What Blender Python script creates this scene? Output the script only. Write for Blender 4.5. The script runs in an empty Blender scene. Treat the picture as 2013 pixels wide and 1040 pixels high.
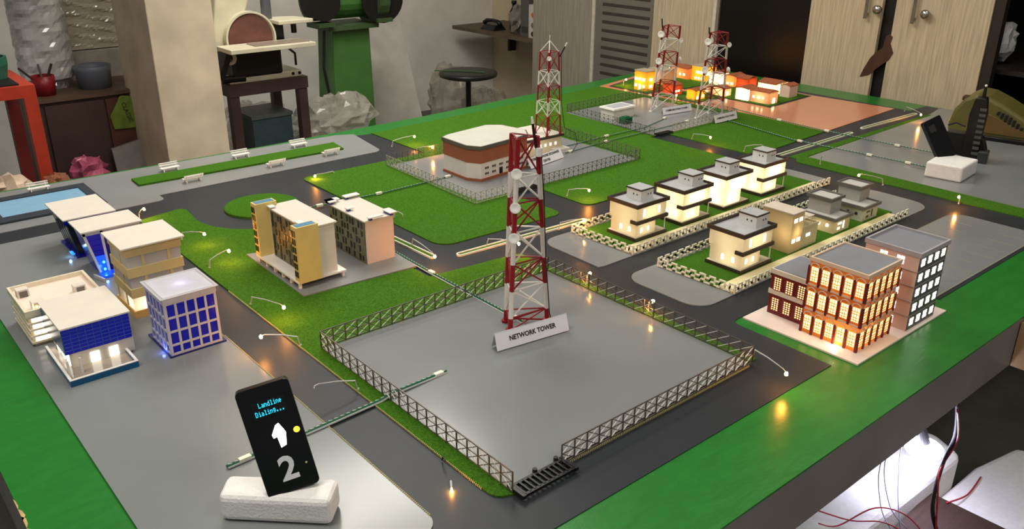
import bpy, math, random
from mathutils import Vector, Matrix
random.seed(7)
SC = bpy.context.scene
COL = SC.collection
T = 0.75                                   # height of the display table's top above the floor

# ---------------------------------------------------------------- camera
cam = bpy.data.cameras.new('camera')
cam.sensor_fit = 'HORIZONTAL'; cam.sensor_width = 36.0
cam.lens = 36.0 * 1680.8 / 2013.0
cam.clip_start = 0.02
camo = bpy.data.objects.new('camera', cam); COL.objects.link(camo)
_a, _b, _g = math.radians(49.628), math.radians(-22.99), math.radians(0.309)
_f = Vector((math.cos(_b)*math.cos(_a), math.cos(_b)*math.sin(_a), math.sin(_b)))
_r = Vector((math.sin(_a), -math.cos(_a), 0)); _u = _r.cross(_f)
_r2 = math.cos(_g)*_r + math.sin(_g)*_u; _u2 = -math.sin(_g)*_r + math.cos(_g)*_u
camo.matrix_world = Matrix(((_r2.x, _u2.x, -_f.x, 0), (_r2.y, _u2.y, -_f.y, 0), (_r2.z, _u2.z, -_f.z, T+0.815), (0, 0, 0, 1)))
SC.camera = camo

# ---------------------------------------------------------------- light
world = bpy.data.worlds.new('world'); SC.world = world
world.use_nodes = True
world.node_tree.nodes['Background'].inputs[0].default_value = (0.97, 0.98, 1.0, 1)
world.node_tree.nodes['Background'].inputs[1].default_value = 0.2
SC.view_settings.view_transform = 'Standard'
SC.view_settings.look = 'None'
SC.view_settings.exposure = -0.1
SC.view_settings.gamma = 1.0
SC.view_settings.use_curve_mapping = False
SC.cycles.use_denoising = True
SC.cycles.max_bounces = 6
SC.cycles.sample_clamp_indirect = 3.0
def area(loc, size, power, rot=(0, 0, 0), col=(1, .965, .90)):
    l = bpy.data.lights.new('ceiling_lamp', 'AREA'); l.shape = 'RECTANGLE'
    l.size, l.size_y = size; l.energy = power; l.color = col
    o = bpy.data.objects.new('ceiling_lamp', l); COL.objects.link(o)
    o.location = loc; o.rotation_euler = rot
    return o
CEIL = [((1.55, 2.45, 2.86), (1.2, .6), 25), ((-0.3, 1.2, 2.86), (1.2, .6), 26), ((3.0, 1.1, 2.86), (1.2, .6), 8), ((1.9, 3.35, 2.86), (1.2, .6), 38), ((0.9, -0.9, 2.86), (1.2, .6), 26)]  # unseen panels, wide for soft reflections; last one added to brighten the front
for p, s, w in CEIL: area(p, s, w)

# ---------------------------------------------------------------- helpers
def lin(c):
    c = c / 255.0
    return c / 12.92 if c <= .04045 else ((c + .055) / 1.055) ** 2.4
def rgb(r, g, b): return (lin(r), lin(g), lin(b), 1)
MATS = {}
def mat(name, c, rough=.5, metal=0., var=0., scale=30., bump=0., bscale=200., emit=None, estr=0., trans=0., ior=1.45, coat=0., stretch=None, spec=None, alpha=1.):
    """principled material; var mixes a noise-varied tone of the same colour, bump adds fine relief"""
    if name in MATS: return MATS[name]
    m = bpy.data.materials.new(name); m.use_nodes = True
    nt = m.node_tree; b = nt.nodes['Principled BSDF']
    b.inputs['Base Color'].default_value = rgb(*c)
    b.inputs['Roughness'].default_value = rough; b.inputs['Metallic'].default_value = metal
    b.inputs['IOR'].default_value = ior
    if spec is not None: b.inputs['Specular IOR Level'].default_value = spec
    if trans: b.inputs['Transmission Weight'].default_value = trans
    if coat: b.inputs['Coat Weight'].default_value = coat
    if alpha < 1: b.inputs['Alpha'].default_value = alpha
    tc = nt.nodes.new('ShaderNodeTexCoord'); src = tc.outputs['Object']
    if stretch:
        mp = nt.nodes.new('ShaderNodeMapping'); mp.inputs['Scale'].default_value = stretch
        nt.links.new(src, mp.inputs['Vector']); src = mp.outputs['Vector']
    if var:
        n = nt.nodes.new('ShaderNodeTexNoise'); n.inputs['Scale'].default_value = scale; n.inputs['Detail'].default_value = 6
        nt.links.new(src, n.inputs['Vector'])
        r = nt.nodes.new('ShaderNodeValToRGB')
        d = rgb(*c); lo = tuple(max(0, x*(1-var)) for x in d[:3]) + (1,); hi = tuple(min(1, x*(1+var)) for x in d[:3]) + (1,)
        r.color_ramp.elements[0].position = .3; r.color_ramp.elements[1].position = .7
        r.color_ramp.elements[0].color = lo; r.color_ramp.elements[1].color = hi
        nt.links.new(n.outputs['Fac'], r.inputs['Fac']); nt.links.new(r.outputs['Color'], b.inputs['Base Color'])
    if bump:
        n2 = nt.nodes.new('ShaderNodeTexNoise'); n2.inputs['Scale'].default_value = bscale; n2.inputs['Detail'].default_value = 4
        nt.links.new(src, n2.inputs['Vector'])
        bp = nt.nodes.new('ShaderNodeBump'); bp.inputs['Strength'].default_value = bump; bp.inputs['Distance'].default_value = .002
        nt.links.new(n2.outputs['Fac'], bp.inputs['Height']); nt.links.new(bp.outputs['Normal'], b.inputs['Normal'])
    if emit:
        b.inputs['Emission Color'].default_value = rgb(*emit); b.inputs['Emission Strength'].default_value = estr
    MATS[name] = m
    return m
def glowmat(name, c, strength):
    if name in MATS: return MATS[name]
    m = bpy.data.materials.new(name); m.use_nodes = True; nt = m.node_tree
    nt.nodes.remove(nt.nodes['Principled BSDF'])
    e = nt.nodes.new('ShaderNodeEmission'); e.inputs[0].default_value = rgb(*c); e.inputs[1].default_value = strength
    nt.links.new(e.outputs[0], nt.nodes['Material Output'].inputs[0]); MATS[name] = m
    return m
def shellmat(name, c, t):
    """thin milky acrylic: part diffuse, part translucent to the lamp inside"""
    if name in MATS: return MATS[name]
    m = bpy.data.materials.new(name); m.use_nodes = True; nt = m.node_tree
    nt.nodes.remove(nt.nodes['Principled BSDF'])
    d = nt.nodes.new('ShaderNodeBsdfDiffuse'); s = nt.nodes.new('ShaderNodeBsdfTranslucent'); x = nt.nodes.new('ShaderNodeMixShader')
    n = nt.nodes.new('ShaderNodeTexNoise'); n.inputs['Scale'].default_value = 60
    tc = nt.nodes.new('ShaderNodeTexCoord'); nt.links.new(tc.outputs['Object'], n.inputs['Vector'])
    r = nt.nodes.new('ShaderNodeValToRGB'); k = rgb(*c)
    r.color_ramp.elements[0].color = tuple(v*.93 for v in k[:3]) + (1,); r.color_ramp.elements[1].color = k
    nt.links.new(n.outputs['Fac'], r.inputs['Fac'])
    for q in (d, s): nt.links.new(r.outputs['Color'], q.inputs['Color'])
    x.inputs[0].default_value = t
    nt.links.new(d.outputs[0], x.inputs[1]); nt.links.new(s.outputs[0], x.inputs[2])
    nt.links.new(x.outputs[0], nt.nodes['Material Output'].inputs[0]); MATS[name] = m
    return m

ORG = {}
class MB:
    def __init__(s): s.v = []; s.f = []; s.m = []
    def add(s, vs, fs, mi=0):
        n = len(s.v); s.v += [tuple(p) for p in vs]; s.f += [tuple(i+n for i in f) for f in fs]; s.m += [mi]*len(fs)
        return s
    def box(s, x0, y0, z0, x1, y1, z1, mi=0):
        x0, x1 = min(x0, x1), max(x0, x1); y0, y1 = min(y0, y1), max(y0, y1); z0, z1 = min(z0, z1), max(z0, z1)
        return s.hexa([(x0,y0,z0),(x1,y0,z0),(x1,y1,z0),(x0,y1,z0),(x0,y0,z1),(x1,y0,z1),(x1,y1,z1),(x0,y1,z1)], mi)
    def hexa(s, p, mi=0):
        return s.add(p, [(0,3,2,1),(4,5,6,7),(0,1,5,4),(1,2,6,5),(2,3,7,6),(3,0,4,7)], mi)
    def obox(s, c, ax, ay, az, mi=0):
        c, ax, ay, az = Vector(c), Vector(ax), Vector(ay), Vector(az)
        P = [c+i*ax+j*ay+k*az for k in (-1, 1) for i, j in ((-1,-1),(1,-1),(1,1),(-1,1))]
        return s.hexa(P, mi)
    def prism(s, poly, z0, z1, mi=0):
        n = len(poly)
        a = sum(poly[i][0]*poly[(i+1)%n][1]-poly[(i+1)%n][0]*poly[i][1] for i in range(n))
        if a < 0: poly = poly[::-1]
        vs = [(p[0], p[1], z0) for p in poly] + [(p[0], p[1], z1) for p in poly]
        fs = [tuple(range(n-1, -1, -1)), tuple(range(n, 2*n))] + [(i, (i+1)%n, n+(i+1)%n, n+i) for i in range(n)]
        return s.add(vs, fs, mi)
    def slab(s, poly3, nrm, th, mi=0):
        """flat 3-D polygon given thickness th along nrm"""
        n = len(poly3); nrm = Vector(nrm).normalized()*th
        vs = [Vector(p) for p in poly3] + [Vector(p)+nrm for p in poly3]
        fs = [tuple(range(n-1, -1, -1)), tuple(range(n, 2*n))] + [(i, (i+1)%n, n+(i+1)%n, n+i) for i in range(n)]
        return s.add(vs, fs, mi)
    def cyl(s, p0, p1, r0, r1=None, n=8, mi=0):
        p0, p1 = Vector(p0), Vector(p1); r1 = r0 if r1 is None else r1
        d = (p1-p0).normalized(); a = d.orthogonal().normalized(); b = d.cross(a)
        vs = []
        for p, r in ((p0, r0), (p1, r1)):
            vs += [p+(a*math.cos(2*math.pi*i/n)+b*math.sin(2*math.pi*i/n))*r for i in range(n)]
        fs = [(i, (i+1)%n, n+(i+1)%n, n+i) for i in range(n)] + [tuple(range(n-1, -1, -1)), tuple(range(n, 2*n))]
        return s.add(vs, fs, mi)
    def bar(s, p0, p1, w, h=None, mi=0):
        p0, p1 = Vector(p0), Vector(p1); h = w if h is None else h
        d = p1-p0; L = d.length; d.normalize()
        a = d.cross(Vector((0, 0, 1)))
        a = Vector((1, 0, 0)) if a.length < 1e-4 else a.normalized()
        b = a.cross(d)
        return s.obox((p0+p1)/2, d*L/2, a*w/2, b*h/2, mi)
    def tube(s, pts, r, n=6, mi=0):
        pts = [Vector(p) for p in pts]; rings = []
        up = None; base = len(s.v)
        for i, p in enumerate(pts):
            d = (pts[min(i+1, len(pts)-1)]-pts[max(i-1, 0)]).normalized()
            a = d.orthogonal().normalized() if up is None else (up-d*up.dot(d)).normalized()
            up = a; b = d.cross(a)
            rr = r[i] if isinstance(r, (list, tuple)) else r
            s.v += [tuple(p+(a*math.cos(2*math.pi*k/n)+b*math.sin(2*math.pi*k/n))*rr) for k in range(n)]
        for i in range(len(pts)-1):
            for k in range(n):
                o = base+i*n; s.f.append((o+k, o+(k+1)%n, o+n+(k+1)%n, o+n+k)); s.m.append(mi)
        s.f.append(tuple(base+k for k in range(n-1, -1, -1))); s.m.append(mi)
        o = base+(len(pts)-1)*n; s.f.append(tuple(o+k for k in range(n))); s.m.append(mi)
        return s
    def lathe(s, prof, c=(0, 0, 0), n=24, axis=(0, 0, 1), mi=0):
        d = Vector(axis).normalized(); a = d.orthogonal().normalized(); b = d.cross(a); c = Vector(c)
        base = len(s.v)
        for r, z in prof:
            s.v += [tuple(c+d*z+(a*math.cos(2*math.pi*k/n)+b*math.sin(2*math.pi*k/n))*max(r, 1e-5)) for k in range(n)]
        for i in range(len(prof)-1):
            for k in range(n):
                o = base+i*n; s.f.append((o+k, o+(k+1)%n, o+n+(k+1)%n, o+n+k)); s.m.append(mi)
        return s
    def ball(s, c, r, n=8, sz=1.):
        prof = [(r*math.sin(math.pi*i/n), -r*sz*math.cos(math.pi*i/n)) for i in range(n+1)]
        return s.lathe(prof, c, n)
    def build(s, name, mats, parent=None, smooth=False, bevel=0., sub=0, kind=None, label=None):
        o0 = ORG.get(parent.name, Vector()) if parent else Vector()
        me = bpy.data.meshes.new(name)
        me.from_pydata([(p[0]-o0.x, p[1]-o0.y, p[2]-o0.z) for p in s.v], [], s.f)
        mats = mats if isinstance(mats, (list, tuple)) else [mats]
        for m in mats: me.materials.append(m)
        if len(mats) > 1: me.polygons.foreach_set('material_index', s.m)
        if smooth: me.polygons.foreach_set('use_smooth', [True]*len(s.f))
        me.update()
        o = bpy.data.objects.new(name, me); COL.objects.link(o)
        if parent: o.parent = parent; ORG[o.name] = o0
        if bevel:
            b = o.modifiers.new('bevel', 'BEVEL'); b.width = bevel; b.segments = 2; b.limit_method = 'ANGLE'
        if sub:
            q = o.modifiers.new('sub', 'SUBSURF'); q.levels = q.render_levels = sub
        if kind: o['kind'] = kind
        if label: o['label'] = label
        return o
def tag(o, label, cat, group=None):
    o['label'] = label; o['category'] = cat
    if group: o['group'] = group
    return o
def thing(name, label, cat, loc=(0, 0, 0), rz=0., group=None):
    o = bpy.data.objects.new(name, None); COL.objects.link(o)
    o.empty_display_size = .02
    o.location = loc; o.rotation_euler = (0, 0, rz)
    ORG[o.name] = Vector(loc) if rz == 0 else Vector()
    return tag(o, label, cat, group)
def copy_tree(o, parent=None):
    c = o.copy(); COL.objects.link(c); c.parent = parent
    ORG[c.name] = ORG.get(o.name, Vector())
    for ch in list(o.children): copy_tree(ch, c)
    return c
def inst(src, parent, loc=(0, 0, 0), rot=None):
    """another part that shares src's mesh"""
    c = bpy.data.objects.new(src.name.split('.')[0], src.data); COL.objects.link(c); c.parent = parent; c.location = loc
    if rot: c.rotation_euler = rot
    for m in src.modifiers:
        if m.type == 'BEVEL':
            b = c.modifiers.new('bevel', 'BEVEL'); b.width = m.width; b.segments = 2; b.limit_method = 'ANGLE'
    return c
def rounded(pts, seg=6):
    """polygon whose points may carry a corner radius as third value"""
    out = []; n = len(pts)
    for i, p in enumerate(pts):
        if len(p) < 3 or p[2] == 0: out.append((p[0], p[1])); continue
        a, b, c = Vector(pts[i-1][:2]), Vector(p[:2]), Vector(pts[(i+1) % n][:2])
        u, v = (a-b).normalized(), (c-b).normalized()
        ang = u.angle(v); d = p[2]/math.tan(ang/2)
        s, e = b+u*d, b+v*d; ctr = b+(u+v).normalized()*(p[2]/math.sin(ang/2))
        a0 = math.atan2(s.y-ctr.y, s.x-ctr.x); a1 = math.atan2(e.y-ctr.y, e.x-ctr.x); da = (a1-a0+math.pi) % (2*math.pi)-math.pi
        for k in range(seg+1):
            t = a0+da*k/seg; out.append((ctr.x+p[2]*math.cos(t), ctr.y+p[2]*math.sin(t)))
    return out
def R4(x0, y0, x1, y1): return [(x0, y0), (x1, y0), (x1, y1), (x0, y1)]
def text_mesh(txt, size, name, m, parent, origin, ux, uy, th=.0003, bold=0., align='CENTER', sx=1., loc_off=True):
    """lettering as a thin mesh; origin is its anchor, ux / uy its reading and up directions"""
    cu = bpy.data.curves.new('lettering', 'FONT'); cu.body = txt; cu.size = size; cu.extrude = th
    cu.align_x = align; cu.align_y = 'CENTER'; cu.offset = bold; cu.resolution_u = 3
    t = bpy.data.objects.new('lettering', cu); COL.objects.link(t)
    dg = bpy.context.evaluated_depsgraph_get()
    me = bpy.data.meshes.new_from_object(t.evaluated_get(dg))
    bpy.data.objects.remove(t); bpy.data.curves.remove(cu)
    ux, uy = Vector(ux).normalized(), Vector(uy).normalized(); uz = ux.cross(uy)
    o0 = ORG.get(parent.name, Vector()) if parent else Vector()
    org = Vector(origin)-o0
    for v in me.vertices: v.co = org+ux*v.co.x*sx+uy*v.co.y+uz*v.co.z
    me.materials.clear(); me.materials.append(m); me.name = name
    o = bpy.data.objects.new(name, me); COL.objects.link(o); o.parent = parent
    return o
def inner_lamp(loc, power, col, parent, r=.006):
    l = bpy.data.lights.new('lamp', 'POINT'); l.energy = power; l.color = col; l.shadow_soft_size = r
    o = bpy.data.objects.new('lamp', l); COL.objects.link(o)
    o0 = ORG.get(parent.name, Vector()); o.parent = parent; o.location = Vector(loc)-o0
    return o

# ---------------------------------------------------------------- materials
PAINT = mat('green_paint', (31, 114, 39), .3, var=.1, scale=14, bump=.25, bscale=26, stretch=(2, 5, 1))
APRON = mat('grey_apron', (118, 113, 112), .45, var=.12, scale=6, bump=.1, bscale=60)
ROAD = mat('road_sheet', (46, 50, 55), .42, var=.12, scale=5, bump=.05, bscale=90, spec=.22)
PAD = mat('grey_sheet', (126, 130, 131), .17, var=.06, scale=4, spec=.36)
PAD2 = mat('matt_grey_sheet', (130, 133, 133), .3, var=.06, scale=6)
LAWN = mat('flock_grass', (67, 113, 28), .95, var=.4, scale=320, bump=1.0, bscale=900, spec=.1)
ORANGE = mat('orange_sheet', (208, 142, 108), .16, var=.04, scale=4)
KERB = mat('kerb_yellow', (200, 190, 120), .6, var=.1)
WHITE = mat('white_card', (226, 222, 214), .5, var=.04, scale=40)
WPLAST = mat('white_plastic', (235, 232, 225), .35, var=.03)
CREAMW = mat('cream_card', (228, 214, 190), .5, var=.04, scale=40)
BLACK = mat('black_plastic', (20, 20, 22), .35, var=.1)
DARK = mat('dark_recess', (14, 13, 13), .6, var=.1)
BROWN = mat('dark_brown_trim', (62, 50, 44), .45, var=.1)
GREYROOF = mat('grey_roof', (182, 184, 186), .35, var=.06)
RED = mat('red_paint', (140, 16, 28), .38, var=.1, scale=50)
TWHITE = mat('tower_white', (222, 218, 212), .4, var=.06, scale=50)
STEEL = mat('fence_steel', (186, 182, 174), .32, metal=.3, var=.1)
STEELN = mat('fence_steel_brown', (96, 90, 80), .4, metal=.2, var=.1)
GLINT = mat('fence_wire_glint', (226, 222, 214), .3, var=.05)  # highlight on the round wire, painted in as white
STEELD = mat('fence_steel_dark', (98, 100, 88), .45, metal=.1, var=.1)
WARMW = glowmat('lit_window', (255, 210, 134), 3.8)
WHITEW = glowmat('lit_window_white', (255, 244, 224), 3.2)
# ================================================================ the room
def struct(o): o['kind'] = 'structure'; return o
WALL = mat('cream_wall', (206, 190, 162), .8, var=.16, scale=2.2, bump=.15, bscale=30)
WALLB = mat('whitish_wall', (236, 233, 226), .8, var=.14, scale=2.5, bump=.15, bscale=30)
FLOOR = mat('dark_floor', (92, 88, 84), .7, var=.3, scale=4)
struct(MB().box(-2.5, -2.5, -.1, 5.2, 6.0, 0).build('floor', FLOOR))
struct(MB().box(-2.5, -2.5, 3.0, 5.2, 6.0, 3.1).build('ceiling', mat('ceiling_white', (200, 194, 182), .9, var=.05, scale=2)))
struct(MB().box(-2.5, 5.7, 0, 5.2, 5.8, 3.0).build('wall_back', WALLB))
struct(MB().box(4.62, -2.5, 0, 4.72, 5.7, 3.0).build('wall_right', WALL))
PILX = mat('pillar_plaster', (216, 200, 174), .8, var=.2, scale=5, bump=.2, bscale=35)
pil = struct(MB().box(1.19, 3.7, 0, 1.465, 4.15, 3.0).build('pillar', PILX, bevel=.004)); pil.name = 'wall_pillar'
# unseen ceiling fittings that carry the lamps, the front one added
for i, (p, s, w) in enumerate(CEIL):
    t = thing('ceiling_light', 'unseen square-edged white ceiling panel light, number %s of the row from the back' % ['two', 'four', 'three', 'one', 'five'][i], 'light', (p[0], p[1], 2.9), group='ceiling lights')
    MB().box(p[0]-.62, p[1]-.32, 2.96, p[0]+.62, p[1]+.32, 3.0).build('housing', WPLAST, t)
    MB().box(p[0]-.6, p[1]-.3, 2.945, p[0]+.6, p[1]+.3, 2.96).build('diffuser', glowmat('tube_glow', (255, 240, 215), 3.), t)

# ================================================================ the display table
table = thing('display_table', 'large green-edged display table carrying a model town', 'table', (1.9, 1.7, 0))
def part(poly, z0, z1, name, m, label=None, kind=None):
    o = MB().prism(rounded(poly), T+z0, T+z1).build(name, m, table, label=label, kind=kind)
    return o
top = [(.105, .545), (3.80, .545), (3.80, 3.02), (3.245, 2.99), (1.94, 2.887), (1.26, 2.866), (.105, 2.885)]
part(top, -.004, 0, 'table_top', PAINT, 'glossy green painted table top')
# apron boards below the top
MB().box(.107, .547, .63, 3.798, .565, T-.004).build('apron', APRON, table, label='grey front apron board')
MB().box(.107, .565, .63, .125, 2.87, T-.004).build('apron', APRON, table, label='grey side apron board')
MB().box(3.78, .565, .63, 3.798, 3.0, T-.004).build('apron', APRON, table)
MB().hexa([(.125,2.80,.63),(3.78,2.95,.63),(3.78,2.97,.63),(.125,2.82,.63),(.125,2.80,T-.004),(3.78,2.95,T-.004),(3.78,2.97,T-.004),(.125,2.82,T-.004)]).build('apron', APRON, table)
WOODL = mat('raw_wood', (176, 140, 100), .7, var=.2, scale=20, stretch=(1, 1, .1))
for x, y in ((.18, .62), (3.7, .62), (.18, 2.78), (3.7, 2.88), (1.9, 2.8)):
    MB().box(x-.03, y-.03, 0, x+.03, y+.03, T-.004).build('leg', mat('dark_wood', (74, 56, 44), .6, var=.2, scale=12), table)
# bare timber end showing under the apron at the right
MB().box(1.905, .50, .63, 1.93, .545, .735).build('corner_block', WOODL, table, label='bare wooden block on the apron')
# chipped edges of the painted board, bare board showing
cb = MB()
for i in range(9):
    y = 1.02+i*.028+random.uniform(-.006, .006); w = random.uniform(.002, .006)
    cb.prism([(.104, y-.016), (.104+w, y-.006), (.104+w*random.uniform(.5, 1.2), y+.008), (.104, y+.016)], T-.004, T+.0004)
cb.build('chipped_edge', mat('bare_board', (190, 160, 110), .8, var=.2), table)

part([(.224, .695), (1.394, .695), (1.40, .93, .02), (1.85, .93), (1.85, .70), (3.78, .70), (3.78, 1.66), (3.64, 1.66), (3.63, 2.82), (1.66, 2.768), (1.55, 2.79), (.224, 2.80)], 0, .0015, 'road_sheet', ROAD, 'black road sheet')
Z1, Z2 = .0015, .0035
part([(.222, .80), (.552, .80, .03), (.552, 2.39, .02), (.222, 2.39)], Z1, Z2, 'paved_pad', PAD, 'glossy grey pad under the office blocks')
part([(.222, 2.48), (.77, 2.48, .02), (.77, 2.533), (1.55, 2.535, .035), (1.592, 2.80), (1.53, 2.832), (1.25, 2.842), (.222, 2.862)], Z1, Z2, 'paved_pad', PAD2, 'grey pad with pool and benches')
part([(.752, 2.655), (1.452, 2.632), (1.465, 2.727), (.755, 2.735)], Z2, Z2+.006, 'lawn', LAWN, 'narrow grass bed between benches')
# central big lawn round the exchange
part([(1.175, 1.66, .05), (1.59, 1.648, .03), (1.59, 1.80), (1.59, 1.88), (1.69, 1.88), (1.69, 1.65, .03), (2.43, 1.65, .02), (2.43, 2.06), (2.52, 2.06), (2.52, 1.66, .02), (3.02, 1.69), (3.04, 2.05), (2.97, 2.85), (1.65, 2.77), (1.65, 2.415), (1.175, 2.42, .03)], Z1, Z2+.001, 'lawn', LAWN, 'wide lawn round the exchange yard')
# roundabout-side lawn
arc = []
for k in range(9):
    a = math.radians(178+k*10.5); arc.append((.962+.19*math.cos(a), 2.245+.19*math.sin(a)))
part([(.648, 2.345, .02), (.785, 2.375, .02)] + arc + [(1.04, 2.06), (1.04, 1.525), (1.30, 1.50, .02), (1.302, .80), (.684, .80), (.678, .786), (.648, .80, .025)], Z1, Z2+.001, 'lawn', LAWN, 'long lawn round the tower yard and flats')
part([(2.565, .70), (2.648, .70), (2.648, 1.575), (2.565, 1.525, .02)], Z1, Z2+.001, 'lawn', LAWN, 'grass verge beside the far right road')
part([(2.60, 1.535), (3.62, 1.56), (3.62, 1.575), (2.60, 1.575)], Z1, Z2+.0005, 'lawn', LAWN, 'thin grass verge of the main road')
MB().lathe([(.105, 0), (.105, .006), (.10, .008), (.0, .009)], (.962, 2.245, T+Z1), 40).build('roundabout', LAWN, table, smooth=False, label='round grass island')
part([(2.65, .70), (3.78, .70), (3.78, 1.60), (3.57, 1.56), (2.65, 1.532)], Z1, Z2, 'paved_pad', PAD, 'wide grey pad under the telephones')
part([(3.025, 1.69), (3.62, 1.72), (3.585, 2.10), (3.62, 2.85), (3.3, 2.93), (2.975, 2.86)], Z1, Z2+.0002, 'village_sheet', ORANGE, 'glossy orange ground sheet of the village')
def plot(poly, label):
    cx = sum(p[0] for p in poly)/len(poly); cy = sum(p[1] for p in poly)/len(poly)
    part([(p[0]+(.012 if p[0] > cx else -.012), p[1]+(.012 if p[1] > cy else -.012)) for p in poly], Z2, Z2+.001, 'plot_margin', ROAD, 'dark margin of a village plot')
    part(poly, Z2, Z2+.003, 'lawn', LAWN, label)
plot([(3.225, 2.08), (3.555, 2.10), (3.575, 2.52), (3.38, 2.52), (3.37, 2.44), (3.225, 2.42)], 'grass plot of the front village houses')
plot([(3.02, 2.60), (3.24, 2.60), (3.25, 2.56), (3.575, 2.56), (3.58, 2.82), (3.28, 2.88), (3.02, 2.82)], 'grass plot of the rear village houses')
plot([(3.05, 2.33), (3.20, 2.33), (3.19, 2.52), (3.04, 2.56)], 'grass plot of the small village houses')
part([(1.85, .708), (2.46, .708), (2.46, .945, .05), (1.85, .945)], Z1, Z2, 'paved_pad', PAD, 'grey car park pad with line markings')
pk = MB()
for i in range(8):
    x = 1.92+i*.066
    for y0, y1 in ((.72, .79), (.86, .935)): pk.box(x, y0, T+Z2, x+.0015, y1, T+Z2+.0004)
for a in ((1.85, .709, 2.458, .7105), (1.85, .943, 2.41, .9445), (1.851, .71, 1.8525, .944)): pk.box(a[0], a[1], T+Z2, a[2], a[3], T+Z2+.0004)
pk.build('bay_marking', mat('faded_marking', (156, 146, 112), .6, var=.1), table, label='thin yellow parking bay lines')
part([(1.39, 1.312), (1.41, 1.308), (2.47, 1.318, .05), (2.47, 1.53, .05), (1.395, 1.53, .05)], Z1, Z2, 'paved_pad', PAD, 'grey pad under the upper row of villas')
part([(1.392, 1.006, .05), (2.47, 1.012, .06), (2.48, 1.235, .06), (1.392, 1.235, .05)], Z1, Z2, 'paved_pad', PAD, 'grey pad under the lower row of houses')
part(R4(.677, .80, 1.275, 1.368), Z1, Z2+.002, 'paved_pad', PAD, 'grey yard of the network tower')
part(R4(1.47, 1.885, 2.165, 2.36), Z1, Z2+.002, 'paved_pad', PAD, 'grey yard of the telephone exchange')
part(R4(2.46, 2.06, 2.945, 2.55), Z1, Z2+.002, 'paved_pad', PAD, 'grey yard of the two tall masts')
part([(.762, 1.61), (1.05, 1.59), (1.07, 1.83), (.768, 1.92)], Z2, Z2+.004, 'paved_pad', PAD2, 'grey plate under the two blocks of flats')
# dotted yellow-green kerb lines along the left road (too fine to pick apart)
kb = MB()
def dots(x0, y0, x1, y1, step=.004):
    n = int(math.hypot(x1-x0, y1-y0)/step)
    for i in range(n):
        t = i/n; x, y = x0+(x1-x0)*t, y0+(y1-y0)*t
        kb.box(x-.0008, y-.0008, T+Z1, x+.0008, y+.0008, T+Z2+.0016)
dots(.5525, .83, .5525, 1.55); dots(.647, .83, .647, 1.75); dots(.78, .792, 1.27, .792)
kb.build('kerb_dots', KERB, table, kind='stuff', label='row of tiny yellow kerb dots')

# ================================================================ the pool
POOLD = mat('pool_edge', (46, 52, 62), .5, var=.12)
WATER = mat('pool_water', (128, 176, 206), .12, var=.03)
p = thing('model_pool', 'small light blue model swimming pool with dark surround', 'pool', (.45, 2.66, T+Z2))
px0, py0, px1, py1 = .335, 2.545, .627, 2.785
fr = MB()
for a in ((px0, py0, px1, py0+.045), (px0, py1-.035, px1, py1), (px0, py0+.045, px0+.03, py1-.035), (px1-.025, py0+.045, px1, py1-.035)): fr.box(a[0], a[1], T+Z2+.0003, a[2], a[3], T+Z2+.006)
fr.build('surround', POOLD, p)
MB().box(px0+.03, py0+.045, T+Z2+.0003, px1-.025, py1-.035, T+Z2+.003).build('water', WATER, p)

# ================================================================ benches
def bench():
    t = thing('bench', 'x', 'bench')
    s = MB()
    L = .062
    for k in range(2): MB().box(-L/2, -.012+k*.010, .0115, L/2, -.004+k*.010, .0135).build('seat_slat', WPLAST, t)
    for k in range(2): MB().obox((0, .010+k*.003, .018+k*.006), (L/2, 0, 0), (0, .0008, .0004), (0, -.001, .0022)).build('back_slat', WPLAST, t)
    for x in (-L/2+.008, L/2-.008):
        MB().bar((x, -.010, .012), (x, -.014, 0), .003).bar((x, .006, .012), (x, .009, 0), .003).bar((x, .008, .010), (x, .014, .027), .002).build('leg_frame', WPLAST, t)
    return t
b0 = bench()
BN = [(.505, 2.80, 0, 'white model bench at the corner behind the swimming pool'), (.886, 2.762, 0, 'white model bench facing the left end of the grass bed, back row'),
      (1.129, 2.765, 0, 'white model bench in the middle of the back row'), (1.347, 2.765, 0, 'white model bench at the right end of the back row'),
      (.899, 2.600, math.pi, 'white model bench at the left of the row beside the road'), (1.175, 2.592, math.pi, 'white model bench in the middle of the row beside the road'), (1.382, 2.598, math.pi, 'white model bench at the right end of the row beside the road')]
for i, (x, y, r, lb) in enumerate(BN):
    o = b0 if i == 0 else copy_tree(b0)
    o.location = (x, y, T+Z2); o.rotation_euler.z = r; o['label'] = lb; o['group'] = 'white model benches'
    o.scale = (.98, .98, .98)

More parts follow.
